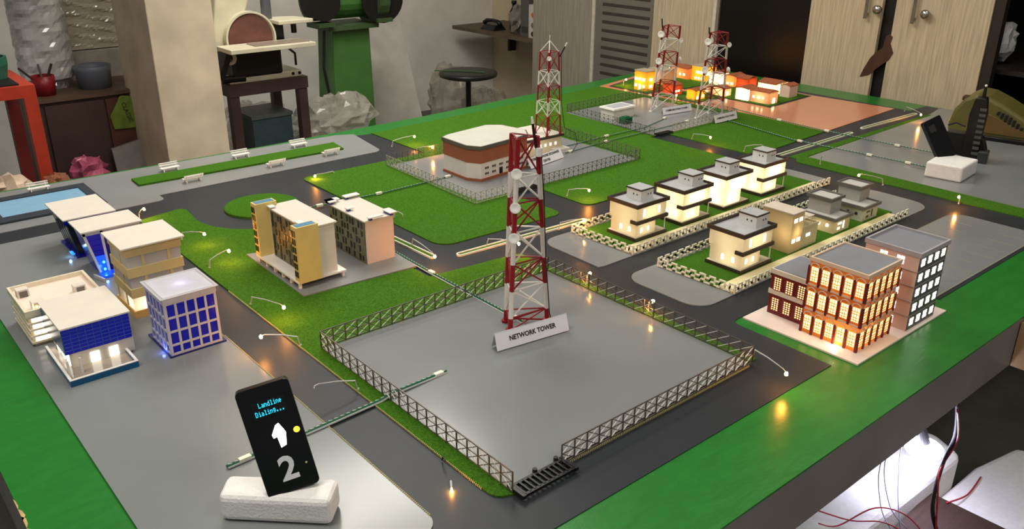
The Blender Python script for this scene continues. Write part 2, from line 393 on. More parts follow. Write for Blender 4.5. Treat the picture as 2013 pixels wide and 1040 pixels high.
# ================================================================ fences
def lattice(name, label, a, b, h, cell, m, z, rows=2, fine=True, group=None, w=.0015):
    """lattice fence panel from a to b"""
    a, b = Vector(a), Vector(b); d = b-a; L = d.length; u = d.normalized()
    n = max(1, round(L/cell)); c = L/n
    t = thing(name, label, 'fence', (a.x, a.y, z), group=group)
    def q(s, zz): return (a.x+u.x*s, a.y+u.y*s, z+zz)
    MB().bar(q(0, h), q(L, h), w*1.2).build('top_rail', m, t); MB().bar(q(0, .002), q(L, .002), w*1.2).build('bottom_rail', m, t)
    rh = (h-.002)/rows
    for r in range(1, rows): MB().bar(q(0, .002+r*rh), q(L, .002+r*rh), w).build('middle_rail', m, t)
    if fine:
        po = MB().bar(q(0, 0), q(0, h), w*1.3).build('post', m, t)
        for i in range(1, n+1): inst(po, t, (u.x*c*i, u.y*c*i, 0))
        xb = MB().bar(q(0, .002), q(c, .002+rh), w*.9, mi=1).bar(q(0, .002+rh), q(c, .002), w*.8).build('cross_brace', [m, GLINT], t)  # one diagonal of each cross carries the painted highlight
        for i in range(n):
            for r in range(rows):
                if i or r: inst(xb, t, (u.x*c*i, u.y*c*i, r*rh))
    else:
        po = MB().bar(q(0, 0), q(0, h), w*1.3).build('post', m, t)
        for i in range(1, n+1): inst(po, t, (u.x*c*i, u.y*c*i, 0))
        k = MB()
        for i in range(n):
            for r in range(rows):
                z0, z1 = .002+r*rh, .002+(r+1)*rh
                k.bar(q(c*i, z0), q(c*(i+1), z1), w*.8); k.bar(q(c*i, z1), q(c*(i+1), z0), w*.8)
        k.build('lattice', m, t, kind='stuff')
    return t
ZF = T+Z2+.0022
NG = 'lattice fence of the network tower yard'
lattice('lattice_fence', 'grey lattice fence along the front road side of the network tower yard', (.778, .793), (1.277, .793), .037, .0272, STEELN, ZF, group=NG)
lattice('lattice_fence', 'grey lattice fence on the left side of the network tower yard, beside the grass', (.675, .79), (.675, 1.37), .037, .0272, STEELN, ZF, group=NG)
lattice('lattice_fence', 'grey lattice fence at the back of the network tower yard, facing the flats', (.675, 1.37), (1.277, 1.37), .037, .0272, STEELN, ZF, group=NG)
lattice('lattice_fence', 'grey lattice fence on the right side of the network tower yard, facing the villas', (1.277, 1.37), (1.277, .793), .037, .0272, STEELN, ZF, group=NG)
EG = 'lattice fence of the telephone exchange yard'
lattice('lattice_fence', 'low grey lattice fence left of the brown-banded telephone exchange building', (1.445, 1.865), (1.462, 2.37), .034, .022, STEEL, ZF, fine=False, w=.0011, group=EG)
lattice('lattice_fence', 'low grey lattice fence behind the brown-banded telephone exchange building', (1.462, 2.37), (2.185, 2.37), .034, .022, STEELD, ZF, fine=False, w=.0011, group=EG)
lattice('lattice_fence', 'low grey lattice fence at the right end of the telephone exchange yard', (2.185, 2.37), (2.175, 1.885), .034, .022, STEELD, ZF, fine=False, w=.0011, group=EG)
lattice('lattice_fence', 'long grey lattice fence in front of the exchange sign, right of the gate', (2.175, 1.885), (1.70, 1.872), .034, .022, STEELD, ZF, fine=False, w=.0011, group=EG)
lattice('lattice_fence', 'short grey lattice fence in front of the exchange, left of the gate', (1.59, 1.868), (1.445, 1.865), .034, .022, STEEL, ZF, fine=False, w=.0011, group=EG)
CG = 'lattice fence of the twin mast yard'
lattice('lattice_fence', 'dark lattice fence on the left side of the twin mast yard, by the shed', (2.445, 2.055), (2.475, 2.56), .032, .025, STEELD, ZF, fine=False, w=.0011, group=CG)
lattice('lattice_fence', 'dark lattice fence at the back of the twin mast yard, facing the village', (2.475, 2.56), (2.965, 2.57), .032, .025, STEELD, ZF, fine=False, w=.0011, group=CG)
lattice('lattice_fence', 'dark lattice fence at the right end of the twin mast yard', (2.965, 2.57), (2.955, 2.055), .032, .025, STEELD, ZF, fine=False, w=.0011, group=CG)
lattice('lattice_fence', 'grey lattice fence in front of the twin mast yard, beside the gate', (2.955, 2.055), (2.545, 2.05), .032, .025, STEEL, ZF, fine=False, w=.0011, group=CG)
# gates lying on the ground
g = thing('yard_gate', 'black slatted gate lying flat at the network yard entrance', 'gate', (.73, .785, ZF))
for y in (.769, .797): MB().bar((.678, y, ZF+.004), (.785, y, ZF+.004), .005).build('rail', BLACK, g)
for i in range(11): MB().bar((.683+i*.0096, .769, ZF+.0055), (.683+i*.0096, .797, ZF+.0055), .0035).build('slat', BLACK, g)
for x in (.678, .785): MB().bar((x, .765, ZF+.004), (x, .803, ZF+.004), .006).build('end_stile', BLACK, g)
for x, y in ((.73, .802), (.775, .803)): MB().cyl((x, y, ZF), (x, y, ZF+.010), .004).build('hinge_knob', BLACK, g)
for nm, x0, x1, y0, lb in (('exchange_gate', 1.60, 1.69, 1.872, 'black gate panel lying at the telephone exchange yard entrance'), ('mast_gate', 2.46, 2.54, 2.055, 'black gate panel lying at the twin mast yard entrance')):
    g = thing(nm, lb, 'gate', ((x0+x1)/2, y0, ZF))
    for y in (y0-.012, y0+.012): MB().bar((x0, y, ZF+.004), (x1, y, ZF+.004), .004).build('rail', BLACK, g)
    for i in range(8): MB().bar((x0+.004+i*(x1-x0-.008)/7, y0-.012, ZF+.005), (x0+.004+i*(x1-x0-.008)/7, y0+.012, ZF+.005), .005).build('slat', BLACK, g)
# white meander fences round the villas
def meander(name, label, pts, z, group):
    t = thing(name, label, 'fence', (pts[0][0], pts[0][1], z), group=group)
    pr = {}
    for (ax, ay), (bx, by) in zip(pts[:-1], pts[1:]):
        L = math.hypot(bx-ax, by-ay); n = round(L/.0262); c = L/n; ux, uy = (bx-ax)/L, (by-ay)/L
        def q(s, zz): return (ax+ux*s, ay+uy*s, z+zz)
        k = MB(); w = .0034; h = c/2
        for s0, s1, z0, z1 in ((0, h, .0085, .021), (h, c, .0025, .0145)):
            k.bar(q(s0, z0), q(s1, z0), w); k.bar(q(s0, z1), q(s1, z1), w); k.bar(q(s0, z0-w/2), q(s0, z1+w/2), w); k.bar(q(s1, z0-w/2), q(s1, z1+w/2), w)
        l0 = k.build('fence_link', FWHITE, t)
        for i in range(1, n): inst(l0, t, (ux*c*i, uy*c*i, 0))
        MB().bar((ax, ay, z), (ax, ay, z+.021), .004).build('corner_post', FWHITE, t)
    MB().bar((bx, by, z), (bx, by, z+.021), .004).build('corner_post', FWHITE, t)
FWHITE = mat('fence_white', (240, 237, 216), .45, var=.05)
meander('garden_fence', 'white linked-square fence round the upper row of lit villas', [(2.42, 1.315), (1.512, 1.312), (1.503, 1.522), (2.36, 1.532)], T+Z2+.0006, 'white garden fences')
meander('garden_fence', 'white linked-square fence round the lower row of houses', [(2.32, 1.012), (1.515, 1.008), (1.503, 1.222), (2.32, 1.235)], T+Z2+.0006, 'white garden fences')
for y0, y1, py in ((1.318, 1.515, 1.357), (1.014, 1.216, 1.056)):
    part([(1.51, py), (2.40 if y0 > 1.2 else 2.32, py), (2.40 if y0 > 1.2 else 2.32, y1), (1.51, y1)], Z2, Z2+.003, 'lawn', LAWN, 'grass garden of a row of houses')
    part([(1.515, y0), (2.40 if y0 > 1.2 else 2.30, y0), (2.40 if y0 > 1.2 else 2.30, py), (1.515, py)], Z2, Z2+.0035, 'garden_path', mat('cream_path', (232, 218, 164), .5, var=.06), 'pale yellow garden path')
# ================================================================ masts
def mast(name, label, base, top, z0, h, bands, lr, br, first='R', dishes=(), group=None):
    """lattice mast; base / top are leg positions, bands the heights (0..1) where red and white change"""
    c = [sum(p[i] for p in base)/len(base) for i in (0, 1)]
    t = thing(name, label, 'tower', (c[0], c[1], z0), group=group)
    n = len(base)
    def q(k, f): return (base[k][0]+(top[k][0]-base[k][0])*f, base[k][1]+(top[k][1]-base[k][1])*f, z0+h*f)
    ed = [0]+list(bands)+[1]
    for k in range(n):
        m = MB()
        for i in range(len(ed)-1): m.cyl(q(k, ed[i]), q(k, ed[i+1]), lr, n=8, mi=(i % 2 if first == 'R' else (i+1) % 2))
        m.build('leg', [RED, TWHITE], t)
        MB().cyl(q(k, 0), q(k, .012), lr*1.9, n=8).build('foot', RED if first == 'R' else TWHITE, t)
    for i in range(len(ed)-1):
        mt = (RED if (i % 2 == 0) == (first == 'R') else TWHITE)
        f0, f1 = ed[i], ed[i+1]
        sub = max(1, round((f1-f0)*h/(.062 if lr > .003 else .05)))
        for s in range(sub):
            a, b = f0+(f1-f0)*s/sub, f0+(f1-f0)*(s+1)/sub
            for k in range(n):
                j = (k+1) % n
                if s == sub-1: MB().cyl(q(k, b), q(j, b), br, n=5).build('cross_rail', mt, t)
                if k == 0 or n == 4 or (i+s) % 2: MB().cyl(q(k, a), q(j, b), br, n=5).build('brace', mt, t)
                if k == 0 or n == 4 or not (i+s) % 2: MB().cyl(q(j, a), q(k, b), br, n=5).build('brace', mt, t)
    for (lg, fr, nrm, r) in dishes:
        nv = Vector(nrm).normalized(); pos = Vector(q(lg, fr))+nv*(lr+.007)
        d = MB().lathe([(0, -.001), (r*.6, 0), (r, .0035), (r*1.02, .0042), (r*.98, .0045), (r*.6, .0025), (0, .0018)], pos, 20, nv).build('dish', WPLAST, t, smooth=True)
        pv = Vector(pos); MB().cyl(pv, pv-nv*.012, .0018, n=6).build('bracket', TWHITE, d)
    return t, q
DN = (-.75, -.9, .25)
mt, q = mast('network_tower', 'red and white three-legged network tower standing in the large fenced yard', [(1.008, 1.190), (1.101, 1.180), (1.028, 1.228)], [(1.022, 1.187), (1.066, 1.182), (1.042, 1.228)], ZF, .40,
     [.07, .22, .365, .53, .68, .81], .0050, .0019, 'R', [(0, .833, DN, .0105), (0, .665, DN, .0105), (0, .51, DN, .0105)])
MB().cyl((1.062, 1.18, ZF+.375), (1.056, 1.184, ZF+.425), .0028).build('aerial', BLACK, mt)
MB().cyl((1.056, 1.184, ZF+.425), (1.0545, 1.185, ZF+.438), .003, .002).build('aerial_tip', WPLAST, mt)
MB().cyl((1.066, 1.177, ZF+.362), (1.066, 1.177, ZF+.378), .0075, n=10).build('clamp', WPLAST, mt)
MB().tube([(1.068, 1.172, ZF+.37), (1.074, 1.168, ZF+.28), (1.084, 1.170, ZF+.15), (1.098, 1.170, ZF+.02), (1.10, 1.165, ZF+.003)], .0012, 5).build('wire', BLACK, mt)
bx = dict(dishes=[(0, .91, (-.9, -.4, .1), .013), (0, .60, DN, .013), (1, .83, (-.2, -.9, .2), .010), (1, .60, (.95, -.3, .1), .012)])
mt, q = mast('mast_tower', 'taller left one of the two red and white masts, nearest the village', [(2.746, 2.335), (2.872, 2.325), (2.84, 2.385)], [(2.735, 2.292), (2.792, 2.252), (2.79, 2.31)], ZF, .355,
     [.18, .35, .53, .70, .85], .0042, .0015, 'W', bx['dishes'], 'twin masts')
MB().cyl((2.728, 2.29, ZF+.35), (2.722, 2.29, ZF+.385), .0026).build('aerial', BLACK, mt)
mt, q = mast('mast_tower', 'right-hand one of the two red and white masts, beside the orange sheet', [(2.796, 2.136), (2.935, 2.112), (2.915, 2.165)], [(2.735, 2.058), (2.785, 2.015), (2.795, 2.065)], ZF, .355,
     [.18, .35, .53, .70, .85], .0042, .0015, 'W', [(0, .90, (-.9, -.4, .1), .013), (1, .86, (-.3, -.9, .2), .010), (0, .58, DN, .014), (1, .56, (.95, -.3, .1), .012)], 'twin masts')
MB().cyl((2.73, 2.06, ZF+.35), (2.727, 2.06, ZF+.375), .0026).build('aerial', BLACK, mt)
# exchange mast stands on the annex roof
ZA = T+.0686
mt, q = mast('exchange_mast', 'slim red and white four-legged mast with a white spire on the annex roof', [(1.965, 2.128), (2.028, 2.128), (2.028, 2.188), (1.965, 2.188)], [(1.974, 2.136), (2.018, 2.136), (2.018, 2.180), (1.974, 2.180)], ZA, .282,
     [.24, .41, .60, .77], .0028, .0011, 'R', [(0, .93, DN, .0075)])
for k in range(4): MB().cyl(q(k, 1), (1.996, 2.158, ZA+.318), .0016, n=5).build('spire_leg', TWHITE, mt)
MB().cyl((1.996, 2.158, ZA+.316), (1.996, 2.158, ZA+.336), .0016, n=5).build('spire', TWHITE, mt)
MB().cyl((2.022, 2.135, ZA+.265), (2.032, 2.12, ZA+.300), .0022).build('aerial', BLACK, mt)
MB().cyl((2.032, 2.12, ZA+.300), (2.035, 2.115, ZA+.312), .0024).build('aerial_tip', WPLAST, mt)
MB().tube([(2.024, 2.13, ZA+.27), (2.028, 2.125, ZA+.1), (2.04, 2.12, ZA+.02), (2.075, 2.10, ZA+.0), (2.07, 2.085, ZA-.035), (2.04, 2.08, T+.008)], .0012, 5).build('wire', BLACK, mt)

# ================================================================ paper signs
PAPER = mat('paper', (232, 231, 236), .7, var=.02)
INK = mat('ink', (24, 24, 28), .6, var=.05)
def paper_sign(name, label, a, b, h, z, lines, sizes, lean=.35, fold=True):
    a, b = Vector((a[0], a[1], z)), Vector((b[0], b[1], z)); u = (b-a); L = u.length; u.normalize()
    back = Vector((-u.y, u.x, 0)); up = (Vector((0, 0, 1))+back*lean).normalized()
    n = u.cross(up)
    t = thing(name, label, 'sign', tuple((a+b)/2))
    MB().slab([a, b, b+up*h, a+up*h], -n, .0006).build('front_leaf', PAPER, t)
    p2 = (a+b)/2+up*h
    if fold:
        dn = (Vector((0, 0, -1))+back*lean).normalized()
        A, B = a+up*h, b+up*h
        MB().slab([A, B, B+dn*h*.97, A+dn*h*.97], n, .0006).build('rear_leaf', PAPER, t)
    k = len(lines)
    for i, (s, sz) in enumerate(zip(lines, sizes)):
        o = (a+b)/2+up*h*(1-(i+.5)/k*.9-.04)+n*.0004
        text_mesh(s, sz, 'lettering', INK, t, o, u, up, .0002, bold=sz*.028, sx=.92)
    return t
paper_sign('paper_sign', 'white folded paper sign reading NETWORK TOWER', (.930, 1.136), (1.100, 1.112), .036, ZF+.002, ['NETWORK TOWER'], [.0135])
paper_sign('paper_sign', 'white folded paper sign in front of the telephone exchange annex', (1.80, 2.022), (1.980, 2.056), .036, ZF+.002, ['MOBILE TELEPHONE EXCHANGE', 'CENTRE'], [.0115, .0115], lean=.6)
paper_sign('paper_sign', 'white paper sign at the foot of the left twin mast', (2.734, 2.256), (2.893, 2.236), .030, ZF+.002, ['COMMUNICATION TOWER 1'], [.0105])
paper_sign('paper_sign', 'white paper sign leaning on the fence by the right twin mast', (2.783, 2.03), (2.925, 2.028), .032, ZF+.002, ['COMMUNICATION TOWER 2'], [.0095])

# ================================================================ telephone exchange
ex = thing('exchange_building', 'eight-sided white exchange building with a broad brown band and pale roof', 'building', (1.68, 2.11, ZF))
oc = [(1.593, 2.024), (1.80, 2.048), (1.835, 2.10), (1.815, 2.197), (1.775, 2.228), (1.60, 2.205), (1.57, 2.19), (1.567, 2.065)]
def grow(poly, d):
    cx = sum(p[0] for p in poly)/len(poly); cy = sum(p[1] for p in poly)/len(poly)
    return [(p[0]+d*(1 if p[0] > cx else -1), p[1]+d*(1 if p[1] > cy else -1)) for p in poly]
EXB = mat('exchange_brown', (158, 92, 66), .5, var=.06)
MB().prism(grow(oc, .003), ZF, ZF+.008).build('base_course', EXB, ex)
MB().prism(oc, ZF+.008, ZF+.058).build('lower_wall', WHITE, ex)
MB().prism(grow(oc, .0015), ZF+.058, ZF+.102).build('upper_band', EXB, ex)
MB().prism(grow(oc, .005), ZF+.102, ZF+.113).build('parapet', mat('exchange_parapet', (92, 90, 82), .5, var=.06), ex)
MB().prism(grow(oc, .0015), ZF+.112, ZF+.1136).build('roof', mat('exchange_roof', (196, 195, 184), .5, var=.04), ex)
fu = Vector((oc[1][0]-oc[0][0], oc[1][1]-oc[0][1], 0)).normalized(); fn = Vector((fu.y, -fu.x, 0))
def on_front(s, z, w, h, name, m, par, th=.0012):
    p = Vector((oc[0][0], oc[0][1], ZF))+fu*s+Vector((0, 0, z))+fn*.0004
    return MB().obox(p, fu*w/2, fn*th, Vector((0, 0, h/2))).build(name, m, par)
for i in range(6):
    for r, z in enumerate((.022, .040)):
        if r == 0 and i == 2: continue
        for k in range(3): on_front(.018+i*.032+k*.006, z, .0030, .0062, 'window', BLACK, ex)
on_front(.018+2*.032+.006, .019, .014, .020, 'door', BLACK, ex)
an = thing('exchange_annex', 'low white lit annex with dark roof edge beside the exchange', 'building', (1.95, 2.2, ZF))
ANX = shellmat('annex_wall', (238, 226, 200), .45)
MB().box(1.845, 2.135, ZF, 2.04, 2.28, ZF+.053).build('wall', ANX, an)
MB().box(1.838, 2.128, ZF+.053, 2.048, 2.29, ZF+.0605).build('roof_edge', BROWN, an)
MB().box(1.842, 2.132, ZF+.0605, 2.044, 2.286, ZF+.0625).build('roof', mat('annex_roof', (214, 208, 194), .5, var=.05), an)
for i in range(7): MB().box(1.865+i*.024, 2.1335, ZF+.026, 1.872+i*.024, 2.136, ZF+.035).build('window', WHITEW, an)
MB().box(1.99, 2.105, ZF, 2.055, 2.14, ZF+.014).build('porch', WHITE, an)
inner_lamp((1.94, 2.20, ZF+.03), .12, (1, .8, .5), an)

# ================================================================ flats
FLY = mat('flats_yellow', (218, 198, 124), .5, var=.05)
FLO = mat('flats_olive', (104, 106, 84), .5, var=.25, scale=90)
FLD = mat('flats_window', (22, 24, 22), .3, var=.1)
FLB = mat('flats_blue_roof', (70, 128, 164), .4, var=.05)
Z3 = T+Z2+.004
def flats_windows(t, x, y0, y1, z0, z1, rows, pat, par):
    ny = len(pat)
    for r in range(rows):
        for j in range(ny):
            if not pat[(j+r*2) % ny]: continue
            cy = y0+(y1-y0)*(j+.5)/ny; cz = z0+(z1-z0)*(r+.5)/rows; tall = .0078 if (j+r) % 3 else .006
            MB().box(x-.0012, cy-.0028, cz-tall, x+.001, cy+.0028, cz+tall).build('window', FLD, par)
            if (j+r) % 2: MB().box(x-.0016, cy+.0034, cz-.009, x+.001, cy+.0046, cz+.009).build('louvre', FLO, par)
a1 = thing('apartment_block', 'block of flats with two yellow stair towers on short stilts', 'building', (.83, 1.74, Z3))
zb = Z3+.015
MB().box(.770, 1.645, zb-.003, .892, 1.865, zb+.001).build('deck', WPLAST, a1)
for x in (.775, .885):
    for k in range(6): MB().box(x-.003, 1.650+k*.041-.003, Z3, x+.003, 1.650+k*.041+.003, zb-.003).build('stilt', WPLAST, a1)
MB().box(.806, 1.657, zb, .876, 1.848, zb+.118).build('body', WHITE, a1)
MB().box(.803, 1.675, zb, .8065, 1.832, zb+.117).build('facade', FLO, a1, label='dark olive windowed side')
flats_windows(a1, .803, 1.68, 1.83, zb+.003, zb+.115, 6, [1, 1, 0, 1, 1, 0, 1, 1, 0, 1], a1)
MB().box(.802, 1.652, zb+.118, .881, 1.853, zb+.1215).build('roof', mat('flats_roof', (214, 206, 194), .5, var=.04), a1)
for y in (1.834, 1.69): MB().box(.800, y-.011, zb+.1235, .815, y+.011, zb+.126).build('roof_slab', WPLAST, a1); 
for i, (y0, y1) in enumerate(((1.638, 1.664), (1.842, 1.868))):
    s = MB().box(.772, y0, zb, .826, y1, zb+.133).build('stair_tower', FLY, a1)
    MB().box(.776, y0+.004, zb+.133, .822, y1-.003, zb+.1336).build('tower_roof', FLB, s)
    for r in range(6):
        for k in range(2): MB().box(.7708, y0+.0075+k*.0095, zb+.012+r*.0195, .773, y0+.0135+k*.0095, zb+.026+r*.0195).build('window', FLD, s)
MB().box(.80, 1.700, zb+.068, .8022, 1.725, zb+.083).build('lit_window', glowmat('amber_window', (255, 170, 70), 1.6), a1)
a2 = thing('apartment_block', 'block of flats with plain pale end wall and loose white roof slabs', 'building', (1.0, 1.76, Z3))
MB().box(.966, 1.672, Z3, 1.043, 1.845, Z3+.108).build('body', mat('flats_end_wall', (226, 204, 192), .5, var=.03), a2)
MB().box(.963, 1.676, Z3, .9665, 1.842, Z3+.107).build('facade', FLO, a2, label='dark olive windowed side')
MB().box(1.0425, 1.676, Z3, 1.046, 1.842, Z3+.107).build('facade', FLO, a2)
flats_windows(a2, .963, 1.68, 1.84, Z3+.002, Z3+.106, 5, [1, 1, 0, 1, 0, 1, 1, 0, 1, 1, 0, 1], a2)
MB().box(.961, 1.669, Z3+.108, 1.047, 1.849, Z3+.111).build('roof', MATS['flats_roof'], a2)
SLB = mat('slab_blue', (36, 44, 130), .5, var=.05)
for x0, y0, x1, y1 in ((.957, 1.825, .978, 1.853), (.957, 1.836, .992, 1.853), (1.008, 1.836, 1.05, 1.855), (.966, 1.755, .985, 1.768), (1.03, 1.664, 1.05, 1.70), (.972, 1.664, 1.012, 1.676)):
    s = MB().box(x0, y0, Z3+.1165, x1, y1, Z3+.119).build('roof_slab', WPLAST, a2)
    MB().box(x0+.002, y0+.002, Z3+.111, x0+.010, y1-.003, Z3+.1165).build('slab_support', SLB, s)

# ================================================================ office blocks on the left pad
ZP = T+Z2+.0002
NAVY = mat('navy_glass', (10, 14, 60), .15, var=.2, scale=30, emit=(20, 24, 190), estr=.12)
BLUEG = mat('blue_glass', (16, 20, 130), .18, var=.12, scale=40, emit=(18, 16, 200), estr=.2)
TEALG = mat('teal_glass', (10, 84, 130), .2, var=.06, scale=40)
BLUEL = glowmat('blue_led', (60, 150, 255), 6.)
OFFW = mat('office_white', (222, 214, 202), .5, var=.03)
FRAMEW = mat('frame_white', (206, 202, 206), .45, var=.04)
# blue and white grid block
b = thing('office_block', 'small office block of dark blue panes in a white grid', 'building', (.49, 1.58, ZP))
x0, y0, x1, y1 = .438, 1.524, .538, 1.625
MB().box(x0-.004, y0-.003, ZP, x1+.008, y1+.02, ZP+.003).build('base', mat('blue_base', (26, 34, 110), .3, var=.1), b)
MB().box(x0+.003, y0+.003, ZP+.003, x1-.003, y1-.003, ZP+.1105).build('core', NAVY, b)
hs = [.005, .024, .052, .081, .110]
for i in range(6):
    x = x0+.002+i*(x1-x0-.004)/5; MB().box(x-.0022, y0-.001, ZP+.003, x+.0022, y0+.004, ZP+.112).build('mullion', FRAMEW, b)
    y = y0+.002+i*(y1-y0-.004)/5; MB().box(x0-.001, y-.0022, ZP+.003, x0+.004, y+.0022, ZP+.112).build('mullion', FRAMEW, b)
    MB().box(x-.0022, y1-.004, ZP+.003, x+.0022, y1+.001, ZP+.112).build('mullion', FRAMEW, b)
    MB().box(x1-.004, y-.0022, ZP+.003, x1+.001, y+.0022, ZP+.112).build('mullion', FRAMEW, b)
for z in hs:
    MB().box(x0-.0005, y0-.0005, ZP+z-.002, x1+.0005, y0+.003, ZP+z+.002).build('transom', FRAMEW, b)
    MB().box(x0-.0005, y0-.0005, ZP+z-.002, x0+.003, y1+.0005, ZP+z+.002).build('transom', FRAMEW, b)
for i in range(5):
    for r in range(4):
        xa = x0+.002+i*(x1-x0-.004)/5; ya = y0+.002+i*(y1-y0-.004)/5
        MB().box(xa+.003, y0+.0015, ZP+hs[r]+.0025, xa+.0165, y0+.0032, ZP+hs[r+1]-.0025).build('pane', BLUEG, b)
        MB().box(x0+.0015, ya+.003, ZP+hs[r]+.0025, x0+.0032, ya+.0165, ZP+hs[r+1]-.0025).build('pane', BLUEG, b)
fa = MB()
for a in ((x0-.0016, y0-.0016, x1+.0016, y0+.001), (x0-.0016, y1-.001, x1+.0016, y1+.0016), (x0-.0016, y0+.001, x0+.001, y1-.001), (x1-.001, y0+.001, x1+.0016, y1-.001)): fa.box(a[0], a[1], ZP+.111, a[2], a[3], ZP+.124)
fa.build('fascia', FRAMEW, b)
MB().box(x0-.006, y0-.006, ZP+.124, x1+.006, y1+.006, ZP+.1245).build('roof', shellmat('office_lit_roof', (240, 238, 240), .6), b)
inner_lamp((.49, 1.575, ZP+.1165), .4, (1, .97, .95), b)
inner_lamp((x0-.006, y0+.03, ZP+.007), .012, (.15, .25, 1), b, .003)
# blue glass block over a white ground floor
b = thing('office_block', 'office block with a blue glass upper box above a white terrace', 'building', (.33, 1.63, ZP))
tw = MB()
for a in ((.258, 1.529, .378, 1.533), (.258, 1.533, .262, 1.70), (.374, 1.533, .378, 1.62)): tw.box(a[0], a[1], ZP, a[2], a[3], ZP+.012)
tw.build('terrace_wall', TEALG, b)
for a in ((.258, 1.529, .378, 1.533), (.258, 1.533, .262, 1.70), (.374, 1.533, .378, 1.62)): MB().box(a[0]-.0004, a[1]-.0004, ZP+.012, a[2]+.0004, a[3]+.0004, ZP+.0134).build('terrace_coping', WPLAST, b)
MB().box(.262, 1.533, ZP, .374, 1.70, ZP+.005).build('terrace_floor', mat('terrace_tile', (160, 148, 134), .1, var=.05), b)
GF = shellmat('office_ground_wall', (232, 222, 206), .35)
MB().box(.278, 1.592, ZP+.005, .392, 1.72, ZP+.036).build('ground_floor', GF, b)
for xa in (.312, .346): MB().box(xa, 1.590, ZP+.006, xa+.016, 1.593, ZP+.026).build('doorway', glowmat('lit_doorway', (255, 246, 226), 4.), b)
for ya in (1.60, 1.635, 1.668): MB().box(.2765, ya, ZP+.007, .279, ya+.02, ZP+.028).build('lit_panel', MATS['lit_doorway'], b)
for xa in (.264, .286): MB().box(xa, 1.562, ZP+.005, xa+.004, 1.566, ZP+.036).build('column', WPLAST, b)
MB().box(.271, 1.588, ZP+.036, .390, 1.735, ZP+.088).build('glass_box', BLUEG, b)
MB().box(.2695, 1.588, ZP+.036, .2712, 1.735, ZP+.088).build('side_glass', TEALG, b, label='teal glass side')
GRL = mat('glazing_bar', (60, 104, 176), .4, var=.05)
for i in range(1, 9):
    x = .271+i*.119/9; MB().box(x-.0004, 1.5872, ZP+.036, x+.0004, 1.5885, ZP+.088).build('glazing_bar', GRL, b)
for r in range(1, 7): MB().box(.271, 1.5872, ZP+.036+r*.0074-.0004, .390, 1.5885, ZP+.036+r*.0074+.0004).build('glazing_bar', GRL, b)
MB().box(.268, 1.584, ZP+.088, .393, 1.738, ZP+.091).build('roof', OFFW, b)
inner_lamp((.335, 1.66, ZP+.02), .05, (1, .9, .72), b)
# white low block with stacked floor bands
b = thing('office_block', 'low white office block with stacked glowing floor bands and roof boxes', 'building', (.32, 1.81, ZP))
MB().box(.248, 1.742, ZP, .385, 1.88, ZP+.064).build('core', shellmat('lowblock_core', (240, 226, 196), .5), b)
for r in range(5):
    z = ZP+.006+r*.0135; w = .0045
    MB().box(.248-w, 1.742-w, z, .385, 1.88, z+.004).build('floor_band', CREAMW, b)
    for k in range(3): MB().box(.252+k*.042, 1.7405, z+.0045, .286+k*.042, 1.743, z+.0115).build('strip_window', WHITEW, b)
    for k in range(6): MB().box(.2465, 1.752+k*.022, z+.0045, .249, 1.768+k*.022, z+.0115).build('side_window', mat('pale_glass', (196, 206, 190), .25, var=.05), b)
pr = MB()
for a in ((.242, 1.736, .39, 1.741), (.242, 1.881, .39, 1.886), (.242, 1.741, .247, 1.881), (.385, 1.741, .39, 1.881)): pr.box(a[0], a[1], ZP+.064, a[2], a[3], ZP+.077)
pr.build('parapet', CREAMW, b)
MB().box(.247, 1.741, ZP+.064, .385, 1.881, ZP+.068).build('roof', mat('warm_roof', (240, 220, 204), .5, var=.03), b)
for x, y in ((.262, 1.845), (.357, 1.795), (.272, 1.765)):
    s = MB().box(x-.011, y-.010, ZP+.068, x+.011, y+.010, ZP+.084).build('roof_box', OFFW, b)
    MB().box(x-.007, y-.0112, ZP+.068, x+.008, y-.0098, ZP+.081).build('box_opening', mat('box_grey', (112, 106, 96), .5, var=.1), s)
inner_lamp((.305, 1.79, ZP+.03), .10, (1, .82, .55), b)
inner_lamp((.268, 1.752, ZP+.075), .010, (1, .75, .4), b, .003)
# cream banded block
b = thing('office_block', 'cream office block with wide white window bands, tallest of the left group', 'building', (.50, 1.79, ZP))
CB = mat('cream_band', (212, 190, 132), .55, var=.03)
WB = shellmat('white_band_window', (240, 234, 228), .4)
x0, y0, x1, y1 = .440, 1.736, .556, 1.85
MB().box(x0, y0, ZP, x1, y1, ZP+.016).build('plinth', mat('glow_plinth', (236, 190, 110), .5, var=.03), b)
for k, (z0, z1) in enumerate(((.016, .046), (.066, .091), (.112, .137))):
    MB().box(x0+.003, y0+.003, ZP+z0, x1-.003, y1-.003, ZP+z1).build('window_band', WB, b)
    for a in (x0+.035, x0+.088): MB().box(a-.003, y0+.001, ZP+z0, a+.003, y0+.004, ZP+z1).build('pier', CB, b)
    for a in (y0+.045, y1-.012): MB().box(x0+.001, a-.003, ZP+z0, x0+.004, a+.003, ZP+z1).build('pier', CB, b)
for z0, z1 in ((.046, .066), (.091, .112), (.137, .158)): MB().box(x0, y0, ZP+z0, x1, y1, ZP+z1).build('cream_band', CB, b)
MB().box(x0-.008, y0-.008, ZP+.158, x1+.006, y1+.006, ZP+.161).build('roof', OFFW, b)
inner_lamp((x0+.03, y0+.03, ZP+.028), .2, (1, .8, .5), b)
